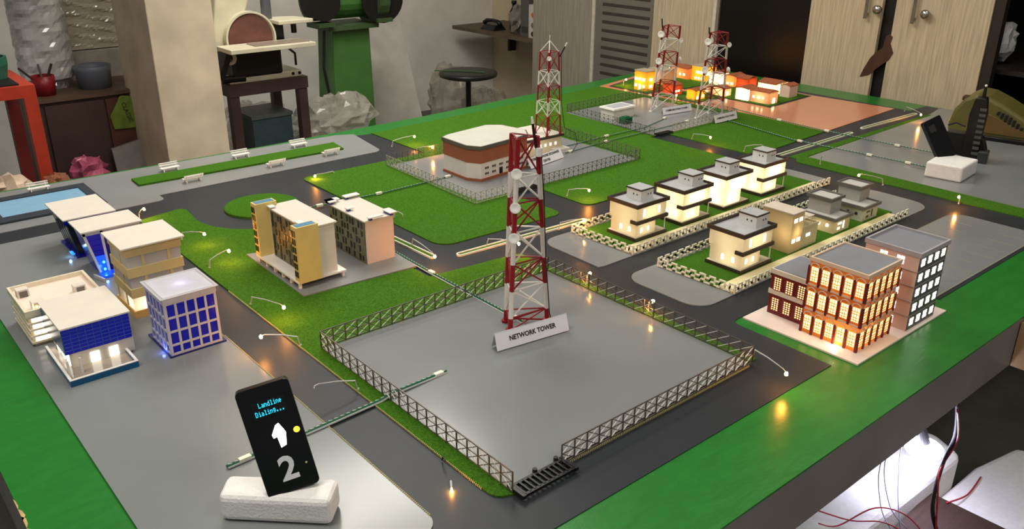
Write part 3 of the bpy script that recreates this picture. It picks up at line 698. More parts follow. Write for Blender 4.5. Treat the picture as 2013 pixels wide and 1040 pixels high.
# wedge-fronted block
b = thing('office_block', 'white-roofed office block with a V-shaped blue glass front', 'building', (.50, 2.07, ZP))
y0, y1 = 2.025, 2.118
MB().hexa([(.456,y0+.004,ZP),(.545,y0+.004,ZP),(.545,y1,ZP),(.456,y1,ZP),(.434,y0+.004,ZP+.108),(.558,y0+.004,ZP+.108),(.558,y1,ZP+.108),(.434,y1,ZP+.108)]).build('body', NAVY, b)
MB().slab([(.431, y0, ZP+.108), (.437, y0, ZP+.108), (.459, y0, ZP+.004), (.454, y0, ZP+.004)], (0, 1, 0), .005).build('frame_bar', FRAMEW, b)
MB().slab([(.470, y0, ZP+.108), (.476, y0, ZP+.108), (.478, y0, ZP+.004), (.473, y0, ZP+.004)], (0, 1, 0), .005).build('frame_bar', FRAMEW, b)
MB().box(.431, y0, ZP+.100, .560, y0+.005, ZP+.108).build('frame_bar', FRAMEW, b)
for r in range(7):
    z = .006+r*.0135; xa = .459-.022*z/.104
    MB().slab([(xa, y0+.001, ZP+z), (.4725, y0+.001, ZP+z), (.4722, y0+.001, ZP+z+.0125), (xa-.0026, y0+.001, ZP+z+.0125)], (0, 1, 0), .004).build('pane', BLUEG if r > 2 else mat('bright_blue_glass', (20, 60, 220), .2, var=.1, emit=(20, 80, 255), estr=1.3), b)
for z in (.012, .030): MB().ball((.466, y0-.001, ZP+z), .0032).build('led', BLUEL, b, smooth=True)
MB().box(.428, y0-.004, ZP+.108, .566, y1+.004, ZP+.1115).build('roof', OFFW, b)
MB().box(.452, y0-.030, ZP, .486, y0+.002, ZP+.006).build('porch', mat('blue_porch', (20, 60, 170), .3, var=.1, emit=(20, 90, 255), estr=.6), b)
MB().slab([(.437, y0-.006, ZP), (.441, y0-.006, ZP), (.452, y0-.05, ZP), (.448, y0-.05, ZP)], (0, 0, 1), .008).build('ramp_wall', FRAMEW, b)
inner_lamp((.462, y0-.02, ZP+.012), .02, (.1, .4, 1), b, .003)
# rear blue block
b = thing('office_block', 'rear office block with a leaning dark glass side, nearest the pool', 'building', (.49, 2.25, ZP))
GLD = mat('smoked_glass', (34, 40, 50), .08, var=.1, scale=30)
MB().hexa([(.450,2.18,ZP+.004),(.54,2.18,ZP+.004),(.54,2.30,ZP+.004),(.450,2.30,ZP+.004),(.432,2.175,ZP+.097),(.543,2.175,ZP+.097),(.543,2.325,ZP+.097),(.432,2.325,ZP+.097)]).build('body', GLD, b)
MB().box(.428, 2.168, ZP+.088, .546, 2.174, ZP+.0985).build('fascia', NAVY, b)
for k in range(4):
    y = 2.20+k*.03; MB().slab([(.4485, y, ZP+.006), (.4485, y+.002, ZP+.006), (.4305, y+.002, ZP+.096), (.4305, y, ZP+.096)], (-1, 0, 0), .0012).build('glazing_bar', mat('dark_bar', (24, 26, 32), .3, var=.1), b)
MB().box(.426, 2.166, ZP+.0985, .549, 2.332, ZP+.1015).build('roof', OFFW, b)
MB().box(.441, 2.165, ZP, .55, 2.31, ZP+.004).build('base', NAVY, b)
for y in (2.178, 2.188, 2.198): MB().box(.434, y, ZP+.006, .441, y+.006, ZP+.009).build('step_light', mat('blue_step', (60, 130, 200), .3, var=.05, emit=(60, 160, 255), estr=.9), b)
inner_lamp((.430, 2.19, ZP+.012), .015, (.35, .65, 1), b, .003)
# ================================================================ red arcade building and grey block on one plate
pl = thing('base_plate', 'white base plate under the red arcade building and grey block', 'plate', (1.61, .79, T))
MB().box(1.432, .662, T+.0005, 1.80, .925, T+.004).build('plate', mat('plate_white', (232, 216, 206), .4, var=.03), pl)
MB().box(1.434, .664, T+.0002, 1.798, .923, T+.0005).build('underlay', BLACK, pl)
ZR = T+.004
MAROON = mat('maroon_wall', (104, 24, 34), .5, var=.06)
AMBER = shellmat('amber_acrylic', (255, 170, 86), .55)
ARCHM = mat('arch_trim', (224, 196, 170), .5, var=.04)
MULL = mat('glow_mullion', (206, 116, 48), .5, emit=(255, 130, 30), estr=.25, var=.03)  # window glow put into the glazing bars as faint emission
rb = thing('arcade_building', 'maroon three-storey arcade building with glowing arched windows', 'building', (1.53, .75, ZR))
x0, y0, x1, y1 = 1.472, .690, 1.597, .812
MB().box(x0, y0, ZR, x1, y1, ZR+.160).build('wall', AMBER, rb)
pp = MB()
for a in ((x0-.002, y0-.002, x1+.002, y0+.002), (x0-.002, y1-.002, x1+.002, y1+.002), (x0-.002, y0+.002, x0+.002, y1-.002), (x1-.002, y0+.002, x1+.002, y1-.002)): pp.box(a[0], a[1], ZR+.157, a[2], a[3], ZR+.165)
pp.build('parapet', ARCHM, rb)
MB().box(x0+.002, y0+.002, ZR+.160, x1-.002, y1-.002, ZR+.162).build('roof', mat('slate_roof', (132, 136, 146), .35, var=.06), rb)
FLH = .053
for fl in range(3):
    z = ZR+fl*FLH
    if fl: MB().box(x0-.002, y0-.002, z-.001, x1+.002, y1+.002, z+.003).build('string_course', ARCHM, rb)
def bay_window(face, i, fl):
    z = ZR+fl*FLH
    bw = (y1-y0)/5 if face == 'x' else (x1-x0)/5
    c = (y0 if face == 'x' else x0)+bw*(i+.5)
    def q(s, zz, d):                                   # s along the wall, d outwards
        return (x0-d, c+s, z+zz) if face == 'x' else (c+s, y0-d, z+zz)
    nrm = (-1, 0, 0) if face == 'x' else (0, -1, 0)
    w = .0072
    win = MB().slab([q(-w, .009, .0002), q(w, .009, .0002), q(w, .039, .0002), q(-w, .039, .0002)], nrm, .0008).build('window', WARMW, rb)
    m = MB()
    for s in (-w/3, w/3): m.bar(q(s, .009, .0013), q(s, .039, .0013), .0010)
    for zz in (.013, .0185, .026, .0315): m.bar(q(-w, zz, .0013), q(w, zz, .0013), .0012)
    m.build('glazing_grid', MULL, win)
    a = MB(); n = 10
    for k in range(n):
        t0, t1 = math.pi*k/n, math.pi*(k+1)/n; r0, r1 = .0085, .0107
        P = [q(r*math.cos(t), .039+r*math.sin(t), .0005) for r, t in ((r0, t0), (r1, t0), (r1, t1), (r0, t1))]
        a.slab(P, nrm, .0022)
    a.build('arch', ARCHM, win)
    return win
cx = {}
for face in 'xy':
    for fl in range(3):
        for i in range(5): bay_window(face, i, fl)
        for i in range(6):
            z = ZR+fl*FLH
            if face == 'x':
                c = y0+(y1-y0)*i/5; MB().box(x0-.003, c-.0023, z, x0+.001, c+.0023, z+.041).build('column', MAROON, rb)
            else:
                c = x0+(x1-x0)*i/5; MB().box(c-.0023, y0-.003, z, c+.0023, y0+.001, z+.041).build('column', MAROON, rb)
inner_lamp((x0+.035, y0+.035, ZR+.03), .16, (1, .62, .25), rb)
inner_lamp((x0+.05, y0+.05, ZR+.11), .10, (1, .6, .25), rb)
inner_lamp((x0-.008, y0+.040, ZR+.008), .035, (1, .8, .5), rb, .003)
# low wing
wx0, wy0, wx1, wy1 = 1.494, .812, 1.60, .908
wg = MB().box(wx0, wy0, ZR, wx1, wy1, ZR+.1).build('wing', MAROON, rb, label='low maroon side wing')
for z in (.046, .092): MB().box(wx0-.002, wy0, ZR+z, wx1+.002, wy1+.002, ZR+z+.010).build('white_band', mat('band_white', (214, 206, 192), .5, var=.04), wg)
MB().box(wx0+.003, wy0, ZR+.102, wx1-.003, wy1-.002, ZR+.1035).build('wing_roof', MATS['slate_roof'], wg)
for r in range(2):
    for k in range(3):
        yy = wy0+.013+k*.0285; z = ZR+.010+r*.047
        w_ = MB().box(wx0-.001, yy, z, wx0+.001, yy+.017, z+.029).build('wing_window', WARMW, wg)
        g = MB()
        for j in range(4): g.bar((wx0-.0013, yy+j*.017/3, z), (wx0-.0013, yy+j*.017/3, z+.029), .0018)
        for j in range(7): g.bar((wx0-.0013, yy, z+j*.029/6), (wx0-.0013, yy+.017, z+j*.029/6), .0018)
        g.build('glazing_grid', mat('maroon_grid', (150, 70, 44), .5, var=.05), w_)
# grey block
gb = thing('grey_office', 'grey five-storey block with lit four-pane windows beside the arcade building', 'building', (1.7, .73, ZR))
GW = mat('charcoal_cladding', (88, 88, 90), .5, var=.08, scale=40)
PKLIT = mat('arcade_light_pink', (216, 190, 178), .5, var=.04)  # arcade window light put into the wall colour as pink
x0, y0, x1, y1 = 1.636, .671, 1.757, .785
MB().box(x0, y0, ZR, x1, y1, ZR+.166).build('body', GW, gb)
MB().box(x0-.0015, y0, ZR, x0+.001, y1, ZR+.166).build('arcade_lit_side', PKLIT, gb, label='pale end wall with the arcade light put into its pink')
for fl in range(1, 5): MB().box(x0-.003, y0-.0012, ZR+fl*.033-.0008, x1+.0012, y1, ZR+fl*.033+.0004).build('floor_line', mat('cladding_joint', (150, 140, 136), .6, var=.1), gb)
pr = MB()
for a in ((x0-.003, y0-.003, x1+.003, y0+.001), (x0-.003, y1-.001, x1+.003, y1+.003), (x0-.003, y0+.001, x0+.001, y1-.001), (x1-.001, y0+.001, x1+.003, y1-.001)): pr.box(a[0], a[1], ZR+.163, a[2], a[3], ZR+.173)
pr.build('parapet', mat('parapet_grey', (172, 168, 170), .5, var=.05), gb)
MB().box(x0+.001, y0+.001, ZR+.166, x1-.001, y1-.001, ZR+.168).build('roof', MATS['slate_roof'], gb)
for fl in range(5):
    z = ZR+.009+fl*.033
    for k in range(4):
        xx = x0+.010+k*.029
        for i in range(2):
            for j in range(2): MB().box(xx+i*.0085, y0-.0008, z+j*.009, xx+i*.0085+.0066, y0+.001, z+j*.009+.0070).build('pane', WHITEW, gb)
    for k in range(2):
        yy = y0+.030+k*.036
        for i in range(2):
            for j in range(2): MB().box(x0-.0022, yy+i*.0085, z+j*.009, x0-.0008, yy+i*.0085+.0066, z+j*.009+.0070).build('pane', WHITEW, gb)

# ================================================================ villas
LIT = shellmat('lit_acrylic', (252, 242, 214), .6)
def villa(x, y, label, power, slab=True, W=.122, D=.102, H=.100, tur=(.035, .025), windows=True, dark=False):
    z = T+Z2+.003
    t = thing('villa', label, 'house', (x+W/2, y+D/2, z), group='lit white villas')
    MB().box(x, y, z, x+W, y+D, z+.009).build('plinth', BROWN, t)
    MB().box(x+.002, y+.002, z+.009, x+W-.002, y+D-.002, z+.0098).build('terrace', CREAMW, t)
    gw = .082 if slab else .085
    g = MB().box(x+.008, y+.007, z+.0098, x+gw, y+D-.006, z+.050).build('ground_floor', LIT, t)
    u = MB().box(x+.004, y+.003, z+.050, x+W-.006, y+D-.003, z+.091).build('upper_floor', LIT, t)
    if slab:
        MB().box(x, y-.002, z+.046, x+W, y+.022, z+.055).build('balcony_slab', BROWN, t)
        MB().bar((x+W-.006, y+.004, z+.0098), (x+W-.006, y+.004, z+.046), .0022).build('balcony_post', WPLAST, t)
    rf = MB()
    for a in ((x-.002, y-.002, x+W+.002, y+.002), (x-.002, y+D-.002, x+W+.002, y+D+.002), (x-.002, y+.002, x+.002, y+D-.002), (x+W-.002, y+.002, x+W+.002, y+D-.002)): rf.box(a[0], a[1], z+.090, a[2], a[3], z+.100)
    rf.build('roof_edge', BROWN, t)
    MB().box(x+.002, y+.002, z+.091, x+W-.002, y+D-.002, z+.0935).build('roof', GREYROOF, t)
    tx, ty = x+tur[0], y+tur[1]
    k = MB().box(tx, ty, z+.0935, tx+.048, ty+.050, z+.122).build('roof_room', mat('roof_room_wall', (234, 231, 227), .5, var=.03), t)
    MB().box(tx-.002, ty-.002, z+.122, tx+.050, ty+.052, z+.125).build('room_roof_edge', BROWN, k)
    MB().box(tx, ty, z+.125, tx+.048, ty+.050, z+.1258).build('room_roof', GREYROOF, k)
    for dx in (.026, .036): MB().box(tx+dx, ty-.0008, z+.108, tx+dx+.003, ty+.0005, z+.112).build('vent', BLACK, k)
    for dy in (.012, .024): MB().box(tx-.0008, ty+dy, z+.108, tx+.0005, ty+dy+.003, z+.112).build('vent', BLACK, k)
    if windows:
        for yy in (y+.026, y+.056):
            MB().slab([(x+.0078, yy+a, z+b) for a, b in ((0, .020), (.008, .020), (.008, .031), (.0065, .034), (.0015, .034), (0, .031))], (-1, 0, 0), .0006).build('window', WHITEW, t)
        for xx in (x+.024, x+.050):
            MB().slab([(xx+a, y+.0068, z+b) for a, b in ((0, .019), (.008, .019), (.008, .029), (.0065, .032), (.0015, .032), (0, .029))], (0, -1, 0), .0006).build('window', WHITEW, t)
        for xx in (x+.028, x+.085): MB().box(xx, y+.0022, z+.062, xx+.007, y+.0035, z+.082).build('window', WHITEW, t)
    inner_lamp((x+.045, y+D*.45, z+.03), power*1.3, (1, .84, .55), t)
    inner_lamp((x+.06, y+D*.45, z+.072), power*2.3, (1, .84, .55), t)
    return t
villa(1.574, 1.360, 'lit white villa at the left end of the upper row, with brown roof edge', .07, tur=(.043, .028))
villa(1.760, 1.361, 'second lit white villa from the left in the upper row', .17, tur=(.062, .024))
villa(1.953, 1.368, 'third villa of the upper row, glowing brightest and without balcony slab', .26, slab=False, tur=(.045, .026))
villa(2.140, 1.371, 'lit white villa at the right end of the upper row', .2, tur=(.045, .026))
villa(1.608, 1.060, 'lit white villa at the left end of the lower row, nearest the arcade building', .075, tur=(.072, .020), W=.126, D=.104)
# beige tower house
z = T+Z2+.003
BE = shellmat('beige_acrylic', (226, 204, 160), .4)
t = thing('beige_house', 'tall plain beige house with low annex in the lower row', 'house', (1.86, 1.1, z))
MB().box(1.811, 1.062, z, 1.861, 1.150, z+.103).build('tall_part', BE, t)
MB().box(1.809, 1.060, z+.103, 1.863, 1.152, z+.106).build('roof', mat('beige_roof', (214, 200, 184), .5, var=.04), t)
MB().box(1.861, 1.064, z, 1.936, 1.13, z+.052).build('low_part', mat('beige_card', (206, 192, 156), .5, var=.04), t)
pr = MB()
for a in ((1.861, 1.062, 1.938, 1.066), (1.861, 1.128, 1.938, 1.132), (1.934, 1.066, 1.938, 1.128)): pr.box(a[0], a[1], z+.052, a[2], a[3], z+.058)
pr.build('parapet', MATS['beige_card'], t)
for zz in (.026, .080):
    for xx in (1.818, 1.840): MB().box(xx, 1.0612, z+zz, xx+.014, 1.0628, z+zz+.010).build('window', WHITEW, t)
MB().box(1.885, 1.0632, z+.028, 1.903, 1.0648, z+.036).build('window', WHITEW, t)
for k in range(2): MB().box(1.87+k*.03, 1.07, z+.075, 1.895+k*.03, 1.14, z+.077).build('awning', MATS['beige_roof'], t)
MB().bar((1.92, 1.075, z+.052), (1.92, 1.075, z+.076), .002).build('awning_post', WPLAST, t)
inner_lamp((1.838, 1.08, z+.05), .06, (1, .75, .4), t)
# two modern grey houses
def grey_house(x, y, label, wall, lit, tx, ty):
    t = thing('modern_house', label, 'house', (x+.05, y+.05, z), group='stepped modern houses')
    RE = mat('modern_roof_edge', (104, 100, 96), .5, var=.06); RT = mat('modern_roof', (196, 194, 190), .45, var=.05)
    def block(a, b, c, d, z0, z1, m, nm):
        o = MB().box(a, b, z0, c, d, z1).build(nm, m, t)
        e = MB()
        for q in ((a-.006, b-.006, c+.006, b-.001), (a-.006, d+.001, c+.006, d+.006), (a-.006, b-.001, a-.001, d+.001), (c+.001, b-.001, c+.006, d+.001)): e.box(q[0], q[1], z1-.001, q[2], q[3], z1+.007)
        e.build('roof_edge', RE, o); MB().box(a-.001, b-.001, z1, c+.001, d+.001, z1+.003).build('roof', RT, o)
        return o
    block(x, y, x+.078, y+.10, z, z+.037, wall, 'lower_block')
    block(tx+.006, ty+.006, tx+.060, ty+.072, z+.040, z+.078, mat('modern_grey_wall', (170, 168, 162), .5, var=.04), 'upper_block')
    for yy in (y+.02, y+.045, y+.072): MB().ball((x-.0005, yy, z+.02), .0045, 8).build('round_window', WHITEW if lit else FLD, t)
    for xx, zz, w, h in ((x+.018, .008, .012, .006), (x+.018, .022, .018, .005), (x+.044, .008, .006, .02)): MB().box(xx, y-.0008, z+zz, xx+w, y+.0006, z+zz+h).build('window', WHITEW if lit else FLD, t)
    if lit: inner_lamp((x+.03, y+.04, z+.018), .05, (1, .8, .45), t)
grey_house(2.024, 1.066, 'stepped grey modern house with lit lower floor in the lower row', shellmat('modern_lit_wall', (220, 208, 170), .45), True, 2.045, 1.093)
grey_house(2.172, 1.066, 'unlit stepped grey modern house at the right end of the lower row', mat('modern_cream_wall', (196, 192, 168), .5, var=.04), False, 2.203, 1.097)

# ================================================================ mast yard shed and generator
t = thing('equipment_shed', 'small white equipment shed with overhanging roof in the mast yard', 'shed', (2.58, 2.38, ZF))
MB().box(2.517, 2.332, ZF, 2.637, 2.405, ZF+.038).build('wall', WHITE, t)
MB().hexa([(2.511,2.326,ZF+.038),(2.643,2.326,ZF+.038),(2.643,2.411,ZF+.038),(2.511,2.411,ZF+.038),(2.513,2.328,ZF+.044),(2.641,2.328,ZF+.044),(2.641,2.409,ZF+.044),(2.513,2.409,ZF+.044)]).build('roof', WPLAST, t)
MB().box(2.528, 2.343, ZF+.044, 2.628, 2.396, ZF+.0448).build('roof_panel', mat('shed_roof_panel', (176, 180, 188), .4, var=.04), t)
t = thing('generator_cabinet', 'small green generator box beside the white shed', 'generator', (2.52, 2.27, ZF))
GG = mat('generator_green', (22, 92, 58), .4, var=.1)
MB().box(2.497, 2.252, ZF+.003, 2.541, 2.285, ZF+.024).build('body', GG, t, bevel=.0015)
MB().box(2.496, 2.251, ZF, 2.542, 2.286, ZF+.003).build('skid', BLACK, t)
for k in range(4): MB().box(2.501+k*.010, 2.2512, ZF+.007, 2.508+k*.010, 2.2524, ZF+.020).build('panel', mat('generator_panel', (14, 70, 44), .4, var=.1), t)
MB().box(2.503, 2.258, ZF+.024, 2.53, 2.278, ZF+.027).build('top_cover', GG, t)

# ================================================================ village houses
TERRA = mat('terracotta_roof', (158, 88, 58), .6, var=.14, scale=60)
VC = dict(yellow=shellmat('yellow_wall', (244, 184, 56), .4), peach=shellmat('peach_wall', (240, 190, 150), .45), red=shellmat('red_wall', (214, 92, 52), .35), white=shellmat('pale_wall', (250, 232, 200), .6), orange=shellmat('orange_wall', (232, 150, 88), .4), pink=mat('pink_card', (224, 196, 180), .6, var=.04))
def house(x0, y0, x1, y1, h, col, label, power=.05, roof='gable', axis='y', wx=(), wy=(), pos=None):
    z = T+Z2+.003; h *= 1.25
    t = thing('village_house', label, 'house', ((x0+x1)/2, (y0+y1)/2, z), group='village houses')
    MB().box(x0, y0, z, x1, y1, z+h).build('walls', VC[col], t)
    o = .0025
    if roof == 'flat':
        MB().box(x0-.002, y0-.002, z+h, x1+.002, y1+.002, z+h+.004).build('roof', mat('flat_roof_grey', (176, 164, 140), .5, var=.06), t)
    else:
        r = .13*min(x1-x0, y1-y0)
        if axis == 'y':
            c = (x0+x1)/2
            A = [(x0-o, z+h-.002), (c, z+h+r), (x1+o, z+h-.002)]; th = .003
            for a, b_ in ((0, 1), (1, 2)):
                MB().slab([(A[a][0], y0-o, A[a][1]), (A[b_][0], y0-o, A[b_][1]), (A[b_][0], y1+o, A[b_][1]), (A[a][0], y1+o, A[a][1])], (0, 0, 1), th).build('roof_slope', TERRA, t)
            for yy in (y0, y1-.001): MB().slab([(x0, yy, z+h), (x1, yy, z+h), (c, yy, z+h+r-.001)], (0, 1, 0), .001).build('gable', VC[col], t)
        else:
            c = (y0+y1)/2
            A = [(y0-o, z+h-.002), (c, z+h+r), (y1+o, z+h-.002)]; th = .003
            for a, b_ in ((0, 1), (1, 2)):
                MB().slab([(x0-o, A[a][0], A[a][1]), (x0-o, A[b_][0], A[b_][1]), (x1+o, A[b_][0], A[b_][1]), (x1+o, A[a][0], A[a][1])], (0, 0, 1), th).build('roof_slope', TERRA, t)
            for xx in (x0, x1-.001): MB().slab([(xx, y0, z+h), (xx, y1, z+h), (xx, c, z+h+r-.001)], (1, 0, 0), .001).build('gable', VC[col], t)
    for s, zz, w, hh in wx: MB().box(x0-.0012, y0+s, z+zz, x0+.0005, y0+s+w, z+zz+hh).build('window', WARMW2, t)
    for s, zz, w, hh in wy: MB().box(x0+s, y0-.0012, z+zz, x0+s+w, y0+.0005, z+zz+hh).build('window', WARMW2, t)
    if power: inner_lamp(pos or ((x0+x1)/2, (y0+y1)/2, z+h*.5), power*4.2, (1, .74, .40), t)
    return t
WARMW2 = glowmat('village_window', (255, 226, 170), 6.)
W3 = [(.008, .046, .015, .012), (.032, .046, .015, .012), (.056, .046, .015, .012)]
house(3.042, 2.625, 3.105, 2.70, .070, 'yellow', 'two-storey flat-roofed yellow house at the left edge of the village', .08, 'flat', wx=W3+[(.01, .014, .013, .012), (.034, .004, .012, .024), (.056, .016, .015, .012)], wy=[(.02, .046, .02, .012), (.02, .014, .02, .012)])
house(3.225, 2.675, 3.30, 2.775, .052, 'peach', 'pale peach flat-roofed house behind the left mast', .02, 'flat')
house(3.072, 2.485, 3.130, 2.552, .036, 'red', 'red village house with lit side wall behind the left mast', .03, 'gable', 'x', wy=[(.012, .014, .010, .008), (.03, .014, .010, .008)])
house(3.064, 2.358, 3.135, 2.405, .034, 'yellow', 'small bright yellow village house between the masts', .05, 'gable', 'x', wy=[(.012, .004, .012, .012), (.05, .008, .012, .012)])
house(3.425, 2.69, 3.50, 2.80, .042, 'orange', 'orange house with pale eaves at the back of the village, left part', .07, 'gable', 'y', wx=[(.02, .016, .012, .01), (.045, .016, .012, .01)])
house(3.44, 2.60, 3.53, 2.68, .055, 'yellow', 'tall yellow-lit house at the back of the village', .10, 'flat', wx=[(.008, .036, .018, .012), (.034, .036, .018, .012), (.008, .008, .012, .010), (.028, .008, .012, .010), (.048, .008, .012, .010)], wy=[(.012, .03, .03, .016)])
house(3.432, 2.51, 3.51, 2.565, .042, 'white', 'glowing cream house with orange gable roof in the middle of the village', .22, 'gable', 'x')
house(3.452, 2.432, 3.53, 2.487, .040, 'orange', 'orange house beside the glowing cream house', .09, 'gable', 'x', wx=[(.008, .008, .014, .010), (.032, .008, .012, .010)], wy=[(.02, .02, .02, .010)])
house(3.42, 2.335, 3.49, 2.40, .044, 'red', 'red-orange house on the middle village plot', .04, 'gable', 'y', wy=[(.025, .006, .010, .008), (.04, .006, .012, .010)])
house(3.240, 2.205, 3.31, 2.27, .040, 'white', 'dazzling white gabled house at the front of the village', .40, 'gable', 'x')
house(3.248, 2.10, 3.312, 2.203, .040, 'peach', 'long peach house with three small windows at the front of the village', .05, 'gable', 'y', wx=[(.028, .018, .008, .010), (.048, .018, .014, .009), (.075, .018, .010, .010)], wy=[(.025, .002, .018, .022)])
house(3.45, 2.205, 3.55, 2.30, .036, 'white', 'bright cream house with sloping orange roof at the right of the village', .28, 'gable', 'y')
house(3.44, 2.125, 3.505, 2.175, .042, 'pink', 'unlit pale pink house at the right corner of the village', 0, 'gable', 'x')
house(3.235, 2.325, 3.283, 2.392, .028, 'peach', 'low peach house behind the right mast', .06, 'gable', 'x', wy=[(.01, .004, .012, .018)])

# ================================================================ road medians
def median(label, a, b, w=.019):
    t = thing('road_median', label, 'kerb', ((a[0]+b[0])/2, (a[1]+b[1])/2, T+Z1), group='white-edged road medians')
    d = Vector((b[0]-a[0], b[1]-a[1])); L = d.length; u = d.normalized(); v = Vector((-u.y, u.x))
    def stadium(r):
        out = []
        for k in range(9):
            th = math.pi/2+math.pi*k/8; out.append(Vector(a)+u*r*math.cos(th)+v*r*math.sin(th))
        for k in range(9):
            th = -math.pi/2+math.pi*k/8; out.append(Vector(b)+u*r*math.cos(th)+v*r*math.sin(th))
        return out
    o, i = stadium(w/2), stadium(w/2-.0032); n = len(o); z0, z1 = T+Z1, T+Z1+.005
    m = MB(); vs = [(p.x, p.y, zz) for zz in (z0, z1) for p in o]+[(p.x, p.y, zz) for zz in (z0, z1) for p in i]
    fs = []
    for k in range(n):
        j = (k+1) % n; fs += [(k, j, n+j, n+k), (2*n+j, 2*n+k, 3*n+k, 3*n+j), (n+k, n+j, 3*n+j, 3*n+k)]
    m.add(vs, fs).build('kerb_ring', FWHITE, t)
    MB().prism([(p.x, p.y) for p in i], z0, z0+.002).build('grass_fill', LAWN, t)
median('long white-edged road median in front of the upper villas', (1.180, 1.588), (1.595, 1.570))
median('white-edged road median beside the second block of flats', (1.112, 1.795), (1.118, 1.620))
median('white-edged road median beyond the right end of the villas', (2.46, 1.606), (3.075, 1.614))
median('far white-edged road median beside the orange sheet', (3.185, 1.625), (3.585, 1.613))

# ================================================================ street lamps
LPOLE = mat('lamp_pole', (206, 204, 200), .35, metal=.2, var=.08)
BULB = glowmat('lamp_bulb', (255, 160, 62), 480.)
def lamp(label, base, bulb, lit=True, zb=.036, z0=.005, pole=None):
    t = thing('street_lamp', label, 'lamp', (base[0], base[1], T+z0-.002), group='street lamps')
    b, e = Vector((base[0], base[1], T+z0-.002)), Vector((bulb[0], bulb[1], T+zb))
    d = e-b; pts = [b, b+d*.06+Vector((0, 0, .62*(zb-z0))), b+Vector((d.x*.45, d.y*.45, .98*(zb-z0))), Vector((b.x+d.x*.9, b.y+d.y*.9, e.z+.004)), e+Vector((0, 0, .002))]
    MB().tube(pts, [.0016, .0015, .0013, .0009, .0007], 6).build('pole', pole or LPOLE, t)
    MB().cyl(b, b+Vector((0, 0, .004)), .003, .0022).build('foot', pole or LPOLE, t)
    if lit: MB().ball(e, .0033, 9, 1.25).build('bulb', BULB, t, smooth=True)
    else: MB().cyl(e-Vector((0, 0, .003)), e, .0012).build('lamp_head', LPOLE, t)
LM = [('street lamp on the lawn right of the cream office block, lower one', (.666, 1.901), (.717, 1.898), 1), ('street lamp on the lawn beside the cream office roof, upper one', (.685, 2.128), (.716, 2.046), 1),
 ('street lamp at the tip of the lawn behind the wedge-fronted office block', (.65, 2.345), (.664, 2.336), 1), ('street lamp leaning over the lawn in front of the flats', (.655, 1.649), (.676, 1.527), 1),
 ('street lamp leaning over the left road beside the corner of the lattice fence', (.65, 1.409), (.582, 1.435), 1), ('unlit street lamp leaning over the left road above the striped cable', (.651, 1.192), (.571, 1.201), 0),
 ('street lamp low at the lawn corner between benches and flats', (1.285, 2.405), (1.204, 2.378), 1, .015), ('street lamp on the rear lawn, left of the telephone exchange, far one', (1.607, 2.56), (1.68, 2.521), 1),
 ('street lamp at the rear left corner of the telephone exchange fence', (1.617, 2.422), (1.646, 2.362), 1), ('street lamp on the lawn between exchange gate and villas', (1.704, 1.752), (1.724, 1.68), 1),
 ('street lamp beside the mast yard gate road', (2.531, 1.945), (2.498, 1.837), 1), ('street lamp behind the last villa of the upper row', (2.534, 1.715), (2.544, 1.647), 0),
 ('street lamp behind the network tower, leaning along the median', (1.267, 1.592), (1.287, 1.488), 1), ('street lamp at the left corner of the upper villa fence', (1.49, 1.56), (1.531, 1.506), 1),
 ('street lamp leaning over the median beside the flats', (1.124, 1.719), (1.079, 1.553), 1), ('street lamp leaning over the right verge behind the last grey house', (2.546, 1.203), (2.483, 1.254), 1),
 ('short street lamp on the right verge near the car park', (2.547, .969), (2.507, .957), 1), ('street lamp at the far right corner of the orange sheet', (3.606, 1.668), (3.45, 1.528), 1),
 ('street lamp leaning out from the right corner of the lattice fence', (1.299, .808), (1.244, .70), 1), ('street lamp outside the right lattice fence, nearest the villas', (1.300, 1.262), (1.292, 1.245), 1),
 ('street lamp outside the right lattice fence, midway along', (1.300, 1.075), (1.291, 1.055), 1), ('unlit short lamp right of the second block of flats', (1.202, 1.922), (1.18, 1.842), 0),
 ('unlit short lamp at the top of the right verge', (2.60, 1.455), (2.585, 1.44), 0), ('street lamp at the left village corner', (3.073, 2.796), (3.069, 2.776), 1),
 ('street lamp above the yellow village house', (3.367, 2.894), (3.34, 2.867), 1), ('street lamp at the rear of the village', (3.476, 2.842), (3.463, 2.841), 1), ('street lamp between the mast yard and the red village house', (2.985, 2.40), (2.975, 2.39), 1)]
for lb, b_, e_, on, *zz in LM: lamp(lb, b_, e_, bool(on), *zz)
# the broken lamp near the front grass tip
t = thing('street_lamp', 'broken street lamp by the grass tip near the front road', 'lamp', (.643, .924, T+.004), group='street lamps')
MB().tube([(.643, .924, T+.004), (.641, .919, T+.014), (.636, .905, T+.016)], .0012).build('pole', BLACK, t)
MB().cyl((.622, .872, T+.004), (.612, .857, T+.004), .0018).build('fallen_head', LPOLE, t)
MB().ball((.6085, .852, T+.0045), .0022, 6).build('bulb', BULB, t, smooth=True)

